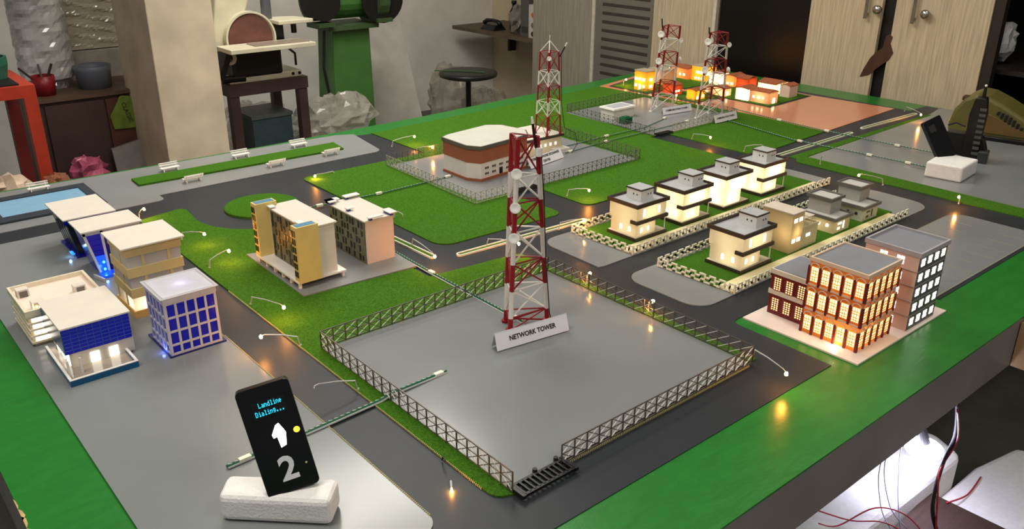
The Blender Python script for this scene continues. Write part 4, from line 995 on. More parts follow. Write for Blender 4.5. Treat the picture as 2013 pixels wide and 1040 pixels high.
# ================================================================ striped cables
CABG = mat('cable_green', (24, 92, 66), .4, var=.1)
CABW = mat('cable_white', (226, 224, 214), .4, var=.04)
CONDUIT = mat('conduit', (168, 170, 166), .35, var=.08)
def cable(label, pts, clips=(), w=.0031, both=True, col=None):
    z = T+Z2+.003+(.0022 if w < .0025 else 0)
    t = thing('striped_cable', label, 'cable', (pts[0][0], pts[0][1], z), group='striped cables')
    P = [Vector((p[0], p[1], z+(p[2] if len(p) > 2 else 0))) for p in pts]
    MB().tube(P, w, 6).build('green_strand', col or CABG, t)
    d = MB()
    for a, b in zip(P[:-1], P[1:]):
        u = (b-a); L = u.length; u.normalize(); s = u.cross(Vector((0, 0, 1))); n = int(L/.011)
        for k in range(n):
            c = a+u*(k+.5)*L/n+Vector((0, 0, w*.75))
            d.obox(c, u*.0028+s*.0008, s*.0006, Vector((0, 0, .0006)))
    d.build('white_stripe', CABW, t, kind='stuff')
    if both:
        s = (P[-1]-P[0]).normalized().cross(Vector((0, 0, 1)))
        MB().tube([p+s*.0048-Vector((0, 0, .0008)) for p in P], .0018, 5).build('conduit', CONDUIT, t)
    for c in clips:
        seg = min(range(len(P)-1), key=lambda i: ((P[i]+P[i+1])/2-Vector((c[0], c[1], z))).length)
        u = (P[seg+1]-P[seg]).normalized(); s = u.cross(Vector((0, 0, 1)))
        MB().obox((c[0], c[1], z+.001), u*.010, s*.0045, (0, 0, .0036)).build('clip', FWHITE, t, bevel=.001)
cable('striped green cable from the foam block across the left road into the network yard', [(.375, 1.121), (.53, 1.127), (.66, 1.133), (.683, 1.134, .004), (.81, 1.141)], [(.792, 1.140), (.405, 1.122)])
cable('striped green cable from the flats to the telephone exchange', [(1.052, 2.133), (1.283, 2.116), (1.455, 2.120), (1.555, 2.125)], [(1.085, 2.131), (1.275, 2.117), (1.535, 2.124)], w=.0022, both=False)
cable('striped green cable from the flats to the network tower', [(1.063, 1.76), (1.056, 1.54), (1.055, 1.372), (1.054, 1.20)], [(1.056, 1.535), (1.054, 1.225)])
cable('thin striped cable from the exchange porch to the mast yard', [(2.02, 2.09), (2.238, 2.109), (2.45, 2.113), (2.72, 2.122)], [(2.045, 2.092), (2.245, 2.109), (2.72, 2.122)], w=.0018, both=False)
cable('thin striped cable from the exchange annex to the left mast', [(2.06, 2.155), (2.266, 2.161), (2.508, 2.163), (2.70, 2.215)], [(2.30, 2.162), (2.69, 2.213)], w=.0018, both=False)
cable('thin striped cable from the village to the foam block, passing the orange sheet edge', [(3.057, 2.15), (3.03, 1.90), (3.016, 1.68), (3.021, 1.41), (3.03, 1.25)], [(3.03, 1.90), (3.016, 1.68), (3.02, 1.40)], w=.0018, both=False)
cable('striped cable from the mast yard sign to the white foam block', [(2.86, 2.03), (2.80, 1.69), (2.806, 1.564), (2.824, 1.39), (2.835, 1.17)], [(2.80, 1.66), (2.822, 1.40), (2.831, 1.265)], w=.0020, both=False)
# ================================================================ telephones on foam blocks
FOAM = mat('white_foam', (238, 236, 234), .95, var=.04, scale=60, bump=.6, bscale=260)
def foam_block(label, poly, z0, h, bev=.006):
    o = MB().prism(poly, z0, z0+h).build('foam_block', FOAM, bevel=bev)
    b = o.modifiers[0]; b.segments = 3
    return tag(o, label, 'foam', 'white foam blocks')
foam_block('white foam block holding the black number 2 handset', [(.317, 1.007), (.432, .896), (.470, .935), (.350, 1.047)], T+Z2+.0002, .045, .010)
foam_block('white foam block on the far grey pad under the dark handset', [(2.754, 1.056), (2.896, 1.070), (2.885, 1.185), (2.737, 1.166)], T+Z2+.0003, .05)
def frame(o, ux, uy):
    ux = Vector(ux).normalized(); uy = Vector(uy); uy = (uy-ux*uy.dot(ux)).normalized(); uz = ux.cross(uy)
    o = Vector(o)
    return ux, uy, uz, (lambda a, b, c=0.: o+ux*a+uy*b+uz*c)
def rrect(w, h, r): return rounded([(-w/2, -h/2, r), (w/2, -h/2, r), (w/2, h/2, r), (-w/2, h/2, r)])
dv = thing('handset_unit', 'black slab handset with glowing display, glowing blown-out digit one and number 2', 'telephone', (.41, .975, T+Z2+.05))
ux, uy, uz, L = frame((.3990, .9675, .8780), (.0675, -.025, .0125), (-.002, .034, .1425))
MB().slab([L(a, b, -.014) for a, b in rrect(.0735, .1625, .007)], uz, .014).build('case', mat('handset_black', (13, 13, 15), .22, var=.1), dv, bevel=.0008)
MB().slab([L(a+.002, b+.0488, 0) for a, b in rrect(.046, .024, .001)], uz, .0004).build('screen', mat('oled_screen', (22, 22, 26), .15, var=.05), dv)
CY = glowmat('cyan_pixels', (40, 205, 245), 1.8)
ox = [L(.002, .0495, .0007), L(.002, .0395, .0007)]
def bitmap(rows, org, px, py, name):
    m = MB()
    for j, r in enumerate(rows):
        for i, ch in enumerate(r):
            if ch == '#':
                c = org+ux*(i-len(r)/2+.5)*px-uy*(j-len(rows)/2+.5)*py
                m.obox(c, ux*px*.5, uy*py*.5, uz*.00015)
    return m.build(name, CY, dv)
F5 = {'L': ['#...', '#...', '#...', '#...', '#...', '#...', '####'], 'a': ['....', '....', '.##.', '...#', '.###', '#..#', '.###'], 'n': ['....', '....', '###.', '#..#', '#..#', '#..#', '#..#'],
      'd': ['...#', '...#', '.###', '#..#', '#..#', '#..#', '.###'], 'l': ['.##.', '..#.', '..#.', '..#.', '..#.', '..#.', '.###'], 'i': ['..#.', '....', '.##.', '..#.', '..#.', '..#.', '.###'],
      'e': ['....', '....', '.##.', '#..#', '####', '#...', '.##.'], 'D': ['###.', '#..#', '#..#', '#..#', '#..#', '#..#', '###.'], 'g': ['....', '.###', '#..#', '#..#', '.###', '...#', '.##.'], '.': ['....', '....', '....', '....', '....', '.##.', '.##.']}
def word(s): return ['.'.join(F5[c][r] for c in s) for r in range(7)]
bitmap(word('Landline'), L(.004, .0545, .0007), .00080, .00105, 'display_line')
bitmap(word('Dialing...'), L(.001, .0428, .0007), .00080, .00105, 'display_line')
DIGIT = glowmat('blown_out_digit', (255, 248, 244), 4.)  # glow and outline stand for a blown-out digit one
MB().slab([L(.0037+a, .0046+b, 0) for a, b in ((-.003, -.018), (.005, -.016), (.009, .002), (.0075, .007), (.003, .018), (-.002, .016), (-.010, .0035), (-.009, -.002), (-.004, -.001))], uz, .0006).build('blown_out_digit', DIGIT, dv)
MB().lathe([(0, .0022), (.003, .0018), (.0044, 0)], L(.0274, .0052, 0), 14, uz).build('amber_led', glowmat('amber_led', (255, 176, 40), 5.), dv, smooth=True)
MB().lathe([(0, .0012), (.0016, 0)], L(.0263, -.0462, 0), 10, uz).build('small_led', mat('led_off', (210, 200, 150), .3, var=.03), dv, smooth=True)
text_mesh('2', .050, 'numeral', mat('numeral_silver', (232, 232, 240), .4, var=.02), dv, L(.001, -.0471, .0003), ux, uy, .0003, bold=.0012)
MB().cyl(L(.003, -.078, -.006), L(.003, -.092, -.008), .003).build('stem', mat('stem_red', (120, 24, 34), .4, var=.1), dv)
dv = thing('handset_unit', 'dark slab handset leaning on the far foam block, seen edge on', 'telephone', (2.83, 1.145, T+Z2+.05))
ux, uy, uz, L = frame((2.842, 1.182, .858), (.062, -.018, .02), (-.02, .073, .121))
MB().slab([L(a, b, -.014) for a, b in rrect(.0735, .142, .006)], uz, .014).build('case', MATS['handset_black'], dv, bevel=.0008)
MB().slab([L(a-.012, b+.040, 0) for a, b in rrect(.026, .024, .001)], uz, .0005).build('screen', mat('dull_screen', (48, 48, 46), .3, var=.05), dv)
MB().cyl(L(0, -.07, -.006), L(0, -.085, -.006), .003).build('stem', BLACK, dv)
# radio handset
rd = thing('radio_handset', 'black upright radio handset with ribbed side beside the far foam block', 'radio', (3.05, 1.125, T+Z2))
RB = mat('radio_black', (24, 24, 24), .35, var=.15)
ux, uy, uz, L = frame((3.04, 1.155, .8655), (.25, -.97, 0), (-.03, .06, .215))
MB().slab([L(a, b, -.02) for a, b in rounded([(-.022, -.105, .006), (.022, -.11, .006), (.026, .05, .006), (.018, .108, .008), (-.016, .108, .008), (-.026, .05, .006)])], uz, .04).build('body', RB, rd, bevel=.002)
for k in range(9): MB().obox(L(.014, -.08+k*.019, .0212), ux*.010, uy*.0045, uz*.0018).build('rib', mat('rib_grey', (86, 86, 82), .4, var=.1), rd)
MB().cyl(L(.004, .105, -.004), L(.004, .142, -.004), .0065, .005).build('antenna', RB, rd)
MB().ball(L(.004, .146, -.004), .0045, 8).build('antenna_tip', WPLAST, rd, smooth=True)
MB().slab([L(a, b, -.03) for a, b in ((-.09, -.09), (.045, -.113), (.05, -.085), (.03, -.03), (-.03, -.02), (-.085, -.02))], uz, .035).build('cradle', RB, rd, bevel=.003)
MB().obox(L(.04, -.09, .005), ux*.016, uy*.02, uz*.02).build('cradle_end', mat('cradle_grey', (58, 60, 60), .3, var=.1), rd, bevel=.003)
MB().tube([L(-.085, .0, 0), L(-.06, .015, .01), L(-.03, .005, .01)], .003).build('cord', RB, rd)
# olive field telephone case
oc_ = thing('field_case', 'olive green rounded field telephone case behind the radio handset', 'case', (3.40, 1.2, T+Z2))
OL = mat('olive_drab', (98, 92, 44), .42, var=.14, scale=25)
ux, uy, uz, L = frame((3.34, 1.36, T+Z2+.0006), (.2, -.98, 0), (0, 0, 1))
prof = [(-.01, .014), (-.012, .05), (.0, .10), (.028, .142), (.065, .163), (.105, .158), (.16, .135), (.235, .097), (.28, .062), (.29, .035), (.282, .014)]
MB().slab([L(a, b, .0) for a, b in rounded(prof)], uz*-1, .19).build('shell', OL, oc_, bevel=.022)
MB().slab([L(a, b, -.004) for a, b in ((-.008, 0), (.28, 0), (.285, .016), (-.008, .016))], uz*-1, .18).build('base_rim', BLACK, oc_, bevel=.004)
for k in range(7): MB().obox(L(.150+k*.014, .106-k*.0078, .002), ux*.0045, uy*.014*math.sin(math.pi*(k+1.2)/8.4)+ux*.002, uz*.003).build('vent_slot', DARK, oc_, bevel=.001)
MB().obox(L(.028, .140, -.04), ux*.012, uy*.008, uz*.02).build('carry_loop', mat('strap_brown', (74, 44, 30), .7, var=.1), oc_, bevel=.003)
MB().slab([L(a, b, .001) for a, b in rounded([(.05, .028, .01), (.25, .028, .01), (.255, .045, .01), (.12, .10, .01)])], uz, .004).build('side_panel', mat('olive_brown', (104, 80, 40), .42, var=.14), oc_, bevel=.002)

# ================================================================ things under the front edge of the table
foam_block('large white foam block on the floor under the table edge, brightly lit', [(1.20, .66), (2.05, .64), (2.09, .72), (2.05, 1.05), (1.20, 1.05)], 0, .28, .02)
foam_block('white foam slab on the floor at the bottom right of the picture', [(1.45, .28), (2.35, .28), (2.33, .60), (2.15, .635), (1.45, .64)], 0, .20, .02)
o = MB().prism([(1.55, .25), (1.92, .33), (1.915, .648), (1.52, .63)], .203, .222).build('wooden_board', mat('brown_board', (60, 43, 35), .7, var=.22, scale=14, stretch=(1, 8, 1))); tag(o, 'brown wooden board lying on the foam slab under the table', 'board')
cbx = thing('circuit_module', 'small black electronic module on the brown wooden board', 'electronics', (1.80, .46, .222))
MB().box(1.775, .44, .222, 1.815, .475, .232).build('circuit_board', mat('pcb', (24, 60, 48), .4, var=.2), cbx)
MB().box(1.785, .455, .232, 1.80, .475, .25).build('coil', BLACK, cbx); MB().cyl((1.807, .45, .232), (1.807, .45, .247), .005).build('capacitor', mat('cap_blue', (60, 60, 90), .4, var=.1), cbx)
lb_ = thing('work_lamp', 'dazzling white lamp hanging under the table edge', 'lamp', (1.805, .645, .405))
MB().lathe([(0, -.020), (.024, -.018), (.040, -.009), (.043, .001), (.034, .009), (.012, .013)], (1.805, .645, .405), 18).build('bulb', glowmat('work_lamp_glow', (228, 224, 255), 60.), lb_, smooth=True)
MB().cyl((1.805, .645, .417), (1.80, .66, .46), .012, .010, 12).build('socket', DARK, lb_)
MB().tube([(1.80, .66, .46), (1.80, .68, .54), (1.80, .69, .72)], .003).build('flex', BLACK, lb_)
WR = mat('red_wire', (170, 30, 44), .4, var=.1); WK = mat('black_wire', (20, 16, 18), .7, var=.1); WG = mat('grey_wire', (120, 120, 140), .4, var=.1)
def wire(label, pts, m, r=.0016):
    P = [Vector(p) for p in pts]; out = []
    for i in range(len(P)-1):
        a, b, c, d = P[max(i-1, 0)], P[i], P[i+1], P[min(i+2, len(P)-1)]
        for k in range(6):
            t = k/6; out.append(.5*((2*b)+(c-a)*t+(2*a-5*b+4*c-d)*t*t+(3*b-a-3*c+d)*t**3))
    out.append(P[-1])
    tag(MB().tube(out, r, 6).build('wire', m, smooth=True), label, 'wire', 'loose wires under the table')
wire('thick black wire bundle hanging down from the apron to the board', [(1.665, .552, .63), (1.80, .585, .47), (1.78, .59, .40), (1.735, .575, .32), (1.73, .55, .26), (1.735, .53, .225)], WK, .0045)
wire('red wire twisted along the thick black bundle', [(1.67, .550, .61), (1.805, .580, .46), (1.77, .588, .39), (1.74, .568, .33), (1.722, .55, .27), (1.73, .53, .225)], WR, .0022)
wire('red wire arching over the foam from the apron to the board', [(1.47, .70, .33), (1.52, .68, .31), (1.62, .65, .325), (1.68, .60, .30), (1.70, .54, .24)], WR)
wire('red wire lying low across the big foam block', [(1.53, .74, .31), (1.58, .68, .292), (1.63, .63, .292), (1.67, .58, .26), (1.69, .54, .23)], WR)
wire('red wire running back over the foam slab at the right', [(2.10, .60, .206), (2.0, .59, .206), (1.90, .60, .226)], WR, .002)
wire('grey wire hanging from the apron onto the big foam block, left one', [(1.62, .60, .63), (1.70, .69, .40), (1.67, .66, .30), (1.62, .60, .284)], WG, .0012)
wire('grey wire hanging from the apron onto the big foam block, right one', [(1.64, .60, .63), (1.72, .69, .40), (1.69, .65, .30), (1.66, .59, .284)], WG, .0012)
wire('thin dark wire trailing down the big foam block', [(1.74, .62, .60), (1.80, .69, .42), (1.74, .66, .33), (1.65, .60, .285), (1.61, .56, .26)], WG, .0013)
for i in range(7):
    pts = [(2.5+.15*i+random.uniform(-.1, .1), .25+random.uniform(0, .5), .012+random.uniform(0, .02)) for _ in range(4)]
    wire('dark cable coil lying on the floor at the far right, strand %s' % ['nearest', 'second', 'third', 'fourth', 'fifth', 'sixth', 'farthest'][i], pts, WK, .006)

# ================================================================ background: cabinets along the right wall
WOODP = mat('streaked_laminate', (192, 176, 148), .5, var=.2, scale=7, stretch=(1, 14, .8))
WOODG = mat('grey_laminate', (150, 144, 130), .5, var=.18, scale=7, stretch=(1, 12, .8))
SMOKE = mat('dark_glass', (16, 15, 15), .3, var=.2, scale=3)
XC = 3.95
def cab(name, label, y0, y1, h=2.2):
    return thing(name, label, 'cabinet', (XC+.3, (y0+y1)/2, 0))
c = cab('wardrobe', 'tall pale streaked cupboard with a louvred grey door beside the shelf', 3.0, 4.44)
MB().box(XC+.02, 2.95, 0, 4.6, 4.44, 2.2).build('carcass', WOODG, c)
MB().box(XC, 3.885, .02, XC+.02, 4.44, 2.18).build('door', WOODG, c, label='plain grey streaked door')
MB().box(XC-.004, 3.862, 0, XC+.02, 3.885, 2.2).build('edge_strip', mat('pale_edge', (206, 198, 182), .5, var=.1), c)
ld = MB().box(XC+.004, 3.395, .02, XC+.02, 3.862, 2.18).build('louvred_door', mat('louvre_grey', (112, 110, 100), .5, var=.12, scale=4), c)
LV = mat('louvre_dark', (62, 58, 52), .5, var=.1)
s0 = MB().box(XC, 3.42, .10, XC+.006, 3.80, .115).build('louvre', LV, ld)
for k in range(1, 40): inst(s0, ld, (0, 0, k*.052))
MB().box(XC, 2.965, .02, XC+.02, 3.39, 2.18).build('door', WOODP, c, label='pale streaked laminate door')
MB().box(XC-.005, 2.945, 0, XC+.02, 2.965, 2.2).build('edge_strip', MATS['pale_edge'], c)
c = cab('glass_cabinet', 'dark glass-fronted cabinet between the pale cupboards, behind the village', 2.39, 2.945)
MB().box(XC+.05, 2.39, 0, 4.6, 2.945, 2.2).build('carcass', DARK, c); MB().box(XC+.03, 2.40, .02, XC+.045, 2.94, 2.18).build('glass_door', SMOKE, c)
c = cab('double_cupboard', 'pale streaked double-door cupboard with metal pulls and dark gap', 1.53, 2.385)
MB().box(XC+.03, 1.53, 0, XC+.08, 2.388, 2.2).build('carcass', DARK, c)
for y0, y1, hy in ((2.02, 2.385, 2.085), (1.535, 1.955, 1.86)):
    d = MB().box(XC, y0, .02, XC+.022, y1, 2.18).build('door', WOODP, c)
    MB().box(XC-.024, hy-.007, 1.07, XC-.016, hy+.007, 1.42).build('pull_handle', mat('chrome', (170, 166, 158), .2, metal=.9, var=.05), d)
    for z in (1.09, 1.40): MB().box(XC-.017, hy-.006, z-.006, XC, hy+.006, z+.006).build('handle_post', MATS['chrome'], d)
    MB().lathe([(.012, 0), (.012, .01), (.02, .018), (.021, .028), (.014, .036), (0, .038)], (XC, hy-.055, 1.115), 16, (-1, 0, 0)).build('lock_knob', MATS['chrome'], d, smooth=True)
lp = MB().slab([(XC-.003, a, b) for a, b in ((1.962, 1.012), (1.945, 1.0), (1.950, .97), (1.930, .93), (1.945, .895), (1.975, .87), (2.03, .815), (2.073, .80), (2.06, .84), (2.035, .895), (2.01, .925), (1.985, .945), (1.975, 1.0))], (1, 0, 0), .0025).build('leather_scrap', mat('brown_leather', (72, 42, 30), .6, var=.15, scale=20))
tag(lp, 'torn dark brown scrap hanging over the gap between the cupboard doors', 'scrap')
c = cab('open_cabinet', 'dark shelving at the right edge of the picture, behind the double cupboard', .6, 1.525)
MB().box(4.59, .3, 0, 4.615, 2.38, 2.2).build('back', DARK, c); MB().box(XC, 1.488, 0, XC+.04, 1.527, 2.2).build('side', mat('dark_side', (40, 34, 30), .5, var=.1), c)
for z in (.55, .905, 1.5): MB().box(XC+.09, .3, z-.02, 4.59, 2.37, z).build('shelf', mat('dark_shelf', (36, 30, 26), .5, var=.1), c)
# crumpled bags
def crumple(name, label, cat, c, r, m, seed, n=12, group=None, amp=.25, flat=1.):
    rnd = random.Random(seed); mb = MB(); rows = []
    for i in range(n+1):
        th = math.pi*i/n
        row = []
        for k in range(n*2):
            ph = math.pi*k/n; q = 1+rnd.uniform(-amp, amp)*(0 if i in (0, n) else 1)
            row.append((c[0]+r[0]*math.sin(th)*math.cos(ph)*q, c[1]+r[1]*math.sin(th)*math.sin(ph)*q, max(c[2]-r[2]*flat, c[2]-r[2]*math.cos(th)*q)))
        rows.append(row)
    for row in rows: mb.v += row
    N = n*2
    for i in range(n):
        for k in range(N):
            a = i*N; mb.f.append((a+k, a+(k+1) % N, a+N+(k+1) % N, a+N+k)); mb.m.append(0)
    o = mb.build(name, m, smooth=False)
    return tag(o, label, cat, group)
PLAS = mat('clear_plastic', (214, 208, 198), .12, var=.1, trans=.55, alpha=.62)
PLAS2 = mat('dusty_plastic', (160, 152, 138), .16, var=.2, scale=12, alpha=.55)
crumple('bag_shape', 'crumpled white stand-in for a pale reflection, on the dark shelf at the right edge', 'bag', (4.2, 1.565, 1.0), (.06, .055, .085), mat('reflection_white', (190, 190, 188), .4, var=.15), 3, 8)  # added shape in place of a whitish reflection in dark glass
# shelf in the corner recess
c = thing('wall_shelf', 'brown wall shelf in the dim corner above the stool', 'shelf', (4.35, 5.0, .66))
MB().box(4.10, 4.46, .645, 4.62, 5.56, .672).build('board', mat('shelf_wood', (96, 80, 64), .6, var=.2, scale=10), c)
for y in (4.6, 5.4): MB().box(4.55, y, .45, 4.62, y+.02, .645).build('bracket', BROWN, c)
t = thing('desk_telephone', 'old black telephone on the wall shelf', 'telephone', (4.2, 5.18, .672))
MB().hexa([(4.14,5.10,.672),(4.27,5.10,.672),(4.27,5.27,.672),(4.14,5.27,.672),(4.18,5.12,.71),(4.25,5.12,.71),(4.25,5.25,.71),(4.18,5.25,.71)]).build('base', BLACK, t, bevel=.006)
MB().tube([(4.2, 5.09, .715), (4.2, 5.12, .735), (4.2, 5.18, .742), (4.2, 5.25, .735), (4.2, 5.28, .715)], [.018, .015, .011, .015, .018], 8).build('receiver', BLACK, t, smooth=True)
t = thing('carton', 'white printed carton standing on the wall shelf beside the cupboard', 'box', (4.2, 4.62, .672))
MB().box(4.14, 4.60, .672, 4.26, 4.70, .90).build('box', mat('carton_white', (206, 200, 190), .6, var=.06), t)
for z, m in ((.83, 'carton_orange'), (.76, 'carton_grey'), (.70, 'carton_black')): MB().cyl((4.139, 4.655, z), (4.1375, 4.655, z), .018, n=14).build('print', mat(m, {'carton_orange': (206, 110, 60), 'carton_grey': (110, 110, 110), 'carton_black': (40, 40, 40)}[m], .6, var=.05), t)
t = thing('file_box', 'dark grey upright box on the wall shelf next to the white carton', 'box', (4.2, 4.76, .672))
MB().box(4.15, 4.71, .672, 4.27, 4.80, .93).build('box', mat('file_grey', (88, 86, 84), .6, var=.1), t)
MB().box(4.148, 4.722, .70, 4.150, 4.788, .74).build('panel', mat('file_dark', (58, 56, 54), .6, var=.1), t)
crumple('bag_shape', 'pale crumpled plastic bag standing on the wall shelf', 'bag', (4.22, 4.90, .77), (.07, .075, .10), mat('bag_grey', (128, 122, 114), .4, var=.2), 5, 8)
t = thing('spray_bottle', 'dark bottle with green label on the wall shelf behind the telephone', 'bottle', (4.3, 5.05, .672))
MB().lathe([(.03, 0), (.032, .01), (.032, .14), (.014, .17), (.014, .19), (.02, .195), (.02, .215), (0, .217)], (4.3, 5.05, .672), 14).build('bottle', BLACK, t, smooth=True)
MB().lathe([(.0325, .06), (.0325, .12)], (4.3, 5.05, .672), 14).build('label_band', mat('label_green', (80, 96, 50), .6, var=.1), t)
# round stool
t = thing('round_stool', 'black round-topped metal stool with a green streak across the seat', 'stool', (3.24, 4.24, 0))
MB().lathe([(0, .60), (.15, .60), (.178, .596), (.182, .588), (.178, .572), (.16, .566), (0, .566)], (3.24, 4.24, 0), 36).build('seat', mat('stool_black', (34, 36, 34), .4, var=.25, scale=8), t, smooth=True)
MB().cyl((3.24, 4.24, .03), (3.24, 4.24, .566), .017, n=12).build('stem', BLACK, t)
for k in range(4):
    a = math.pi/4+k*math.pi/2; MB().bar((3.24, 4.24, .06), (3.24+.2*math.cos(a), 4.24+.2*math.sin(a), .012), .03, .02).build('foot', BLACK, t)
o = MB().tube([(3.07, 4.36, .606), (3.16, 4.30, .604), (3.24, 4.20, .604), (3.28, 4.12, .604)], .0035).build('loose_string', mat('cord_green', (64, 92, 52), .6, var=.1)); tag(o, 'thin green cord lying across the black stool seat', 'cord')
# leaning board
o = MB().hexa([(2.80,4.70,0),(3.255,4.70,0),(3.255,4.72,0),(2.80,4.72,0),(2.95,5.10,.832),(3.315,5.10,.822),(3.315,5.12,.822),(2.95,5.12,.832)]).build('leaning_panel', mat('whitish_panel', (196, 192, 184), .6, var=.14, scale=7)); tag(o, 'whitish board leaning against the wall right of the green pedestal', 'board')
# plastic heaps
def sheet(name, label, c, r, seed, m):
    return crumple(name, label, 'plastic sheet', c, r, m, seed, 12, 'crumpled plastic sheeting', .22)
sheet('plastic_sheet', 'crumpled clear plastic sheet heaped in front of the green pedestal', (2.27, 4.17, .46), (.22, .15, .13), 11, PLAS)
sheet('plastic_sheet', 'crumpled clear plastic sheet lying behind the sander stand', (1.98, 4.62, .36), (.24, .20, .14), 15, PLAS)
o = MB().box(2.06, 4.04, 0, 2.34, 4.32, .32).build('low_carton', mat('kraft_carton', (120, 100, 78), .7, var=.15), bevel=.004); tag(o, 'low brown carton under the clear plastic sheet', 'box')
o = MB().box(1.78, 4.46, 0, 2.18, 4.80, .21).build('low_carton', MATS['kraft_carton'], bevel=.004); tag(o, 'low brown carton behind the sander stand', 'box')
sheet('plastic_sheet', 'crumpled plastic sheet left of the stool leg', (3.46, 4.72, .28), (.14, .17, .26), 12, PLAS2)
sheet('plastic_sheet', 'crumpled plastic sheet right of the stool leg by the cupboard', (3.80, 4.75, .16), (.14, .24, .18), 13, PLAS2)
# green pedestal grinder
gp = thing('pedestal_grinder', 'green pedestal bench grinder with dark wheel guard', 'grinder', (2.52, 4.45, 0))
GRN = mat('machine_green', (66, 112, 52), .45, var=.12, scale=10); GRD = mat('machine_green_dark', (60, 84, 50), .5, var=.2, scale=12)
MB().hexa([(2.36,4.36,0),(2.64,4.36,0),(2.64,4.58,0),(2.36,4.58,0),(2.405,4.38,.90),(2.64,4.38,.90),(2.64,4.56,.90),(2.405,4.56,.90)]).build('pedestal', GRN, gp, bevel=.006)
MB().box(2.36, 4.34, .90, 2.68, 4.60, .925).build('top_plate', GRD, gp)
MB().cyl((2.40, 4.46, 1.05), (2.64, 4.46, 1.05), .10, n=20).build('motor', GRN, gp, smooth=False)
for x, rr in ((2.70, .15), (2.33, .11)):
    w = MB().cyl((x-.035, 4.44, 1.06), (x+.035, 4.44, 1.06), rr, n=24).build('wheel_guard', GRD, gp)
    MB().cyl((x-.037, 4.44, 1.06), (x-.030, 4.44, 1.06), rr*.82, n=24).build('wheel', DARK, w)
    MB().lathe([(rr*.92, 0), (rr*.92, .006), (0, .006)], (x, 4.325, 1.06), 24, (0, -1, 0)).build('side_cover', DARK, w)
    MB().box(x-.05, 4.30, .93, x+.05, 4.40, .95).build('tool_rest', GRD, gp)
MB().tube([(2.36, 4.40, .90), (2.33, 4.38, .7), (2.35, 4.36, .5), (2.34, 4.36, .3)], .008).build('power_cord', BLACK, gp)
# disc sander on its stand
st = thing('machine_stand', 'dark brown angle-iron stand under the disc sander', 'stand', (1.8, 4.1, 0))
SB = mat('stand_brown', (72, 54, 52), .5, var=.15, scale=12)
for x, y in ((1.61, 3.98), (1.97, 3.98), (1.61, 4.28), (1.97, 4.28)): MB().box(x, y, 0, x+.045, y+.045, .74).build('leg', SB, st)
for a in ((1.605, 3.975, 2.02, 4.0), (1.605, 4.30, 2.02, 4.33), (1.605, 4.0, 1.63, 4.30), (1.995, 4.0, 2.02, 4.30)): MB().box(a[0], a[1], .695, a[2], a[3], .745).build('top_rail', SB, st)
MB().box(1.605, 3.975, .745, 2.02, 4.33, .752).build('top_plate', SB, st)
sd = thing('disc_sander', 'cream belt and disc sander with round brown sanding disc', 'sander', (1.8, 4.15, .752))
CR = mat('machine_cream', (210, 204, 178), .45, var=.1, scale=10)
MB().box(1.62, 3.99, .752, 2.0, 4.28, .785).build('base', CR, sd, bevel=.006)
MB().box(1.645, 3.985, .775, 1.90, 4.26, .905).build('motor_housing', mat('housing_black', (22, 22, 24), .4, var=.1), sd, bevel=.015)
MB().cyl((1.585, 4.0, .778), (1.70, 4.0, .774), .018, n=12).build('dust_port', BLACK, sd)
g = MB().lathe([(.005, .0), (.127, .0), (.127, -.02), (.121, -.03), (.121, -.16), (.005, -.16)], (1.767, 4.03, .953), 40, (0, -1, 0)).build('disc_guard', CR, sd)
MB().lathe([(.0, .006), (.112, .006), (.114, .0)], (1.767, 4.03, .953), 40, (0, -1, 0)).build('sanding_disc', mat('sandpaper', (104, 66, 56), .8, var=.2, scale=20), sd)
MB().lathe([(.118, .002), (.127, .002), (.127, .012), (.118, .012), (.118, .002)], (1.767, 4.03, .953), 40, (0, -1, 0)).build('guard_rim', CR, g)
MB().obox((1.80, 3.93, .925), (.215, 0, 0), (0, .085, 0), (0, 0, .010)).build('work_table', CR, sd, bevel=.002)
MB().obox((1.86, 3.93, .937), (.14, 0, 0), (0, .05, 0), (0, 0, .002)).build('table_slot', mat('table_slot', (140, 126, 112), .4, var=.1), sd)
MB().hexa([(1.58,4.06,.90),(1.70,4.06,.90),(1.70,4.22,.90),(1.58,4.22,.90),(1.66,4.06,1.30),(1.86,4.06,1.30),(1.86,4.22,1.30),(1.66,4.22,1.30)]).build('belt_housing', CR, sd, bevel=.01)
MB().cyl((1.90, 4.12, 1.0), (1.905, 4.12, 1.4), .025, n=14).build('upright_post', mat('post_grey', (96, 98, 104), .4, metal=.3, var=.1), sd)
MB().prism(rounded([(1.90, 3.99), (2.09, 3.99, .01), (2.06, 4.14, .05), (1.90, 4.20)]), 1.008, 1.026).build('upper_table', CR, sd, bevel=.003)
MB().box(1.88, 4.05, .93, 1.95, 4.18, 1.008).build('table_bracket', BLACK, sd)
MB().cyl((2.03, 4.1, .95), (2.03, 4.1, 1.015), .014, n=10).build('table_stay', BLACK, sd)
MB().bar((1.60, 3.93, .905), (1.545, 3.92, .795), .030).build('tilt_lever', BLACK, sd)
MB().ball((1.585, 3.94, .885), .012, 8).build('lever_tip', mat('lever_orange', (200, 80, 50), .4, var=.05), sd, smooth=True)
MB().lathe([(.03, 0), (.03, .012), (.018, .014), (.018, -.002), (.03, 0)], (1.625, 3.97, .88), 18, (0, -1, 0)).build('scale_ring', CR, sd)
for x in (1.95, 1.985): MB().cyl((x, 3.988, .770), (x, 3.992, .770), .008, n=10).build('bolt', BLACK, sd)
MB().tube([(1.95, 4.05, .90), (1.99, 4.03, .86), (2.0, 4.05, .80)], .006).build('power_cord', BLACK, sd)
o = thing('tool_crate', 'dark teal metal box under the sander stand', 'box', (1.88, 4.2, 0))
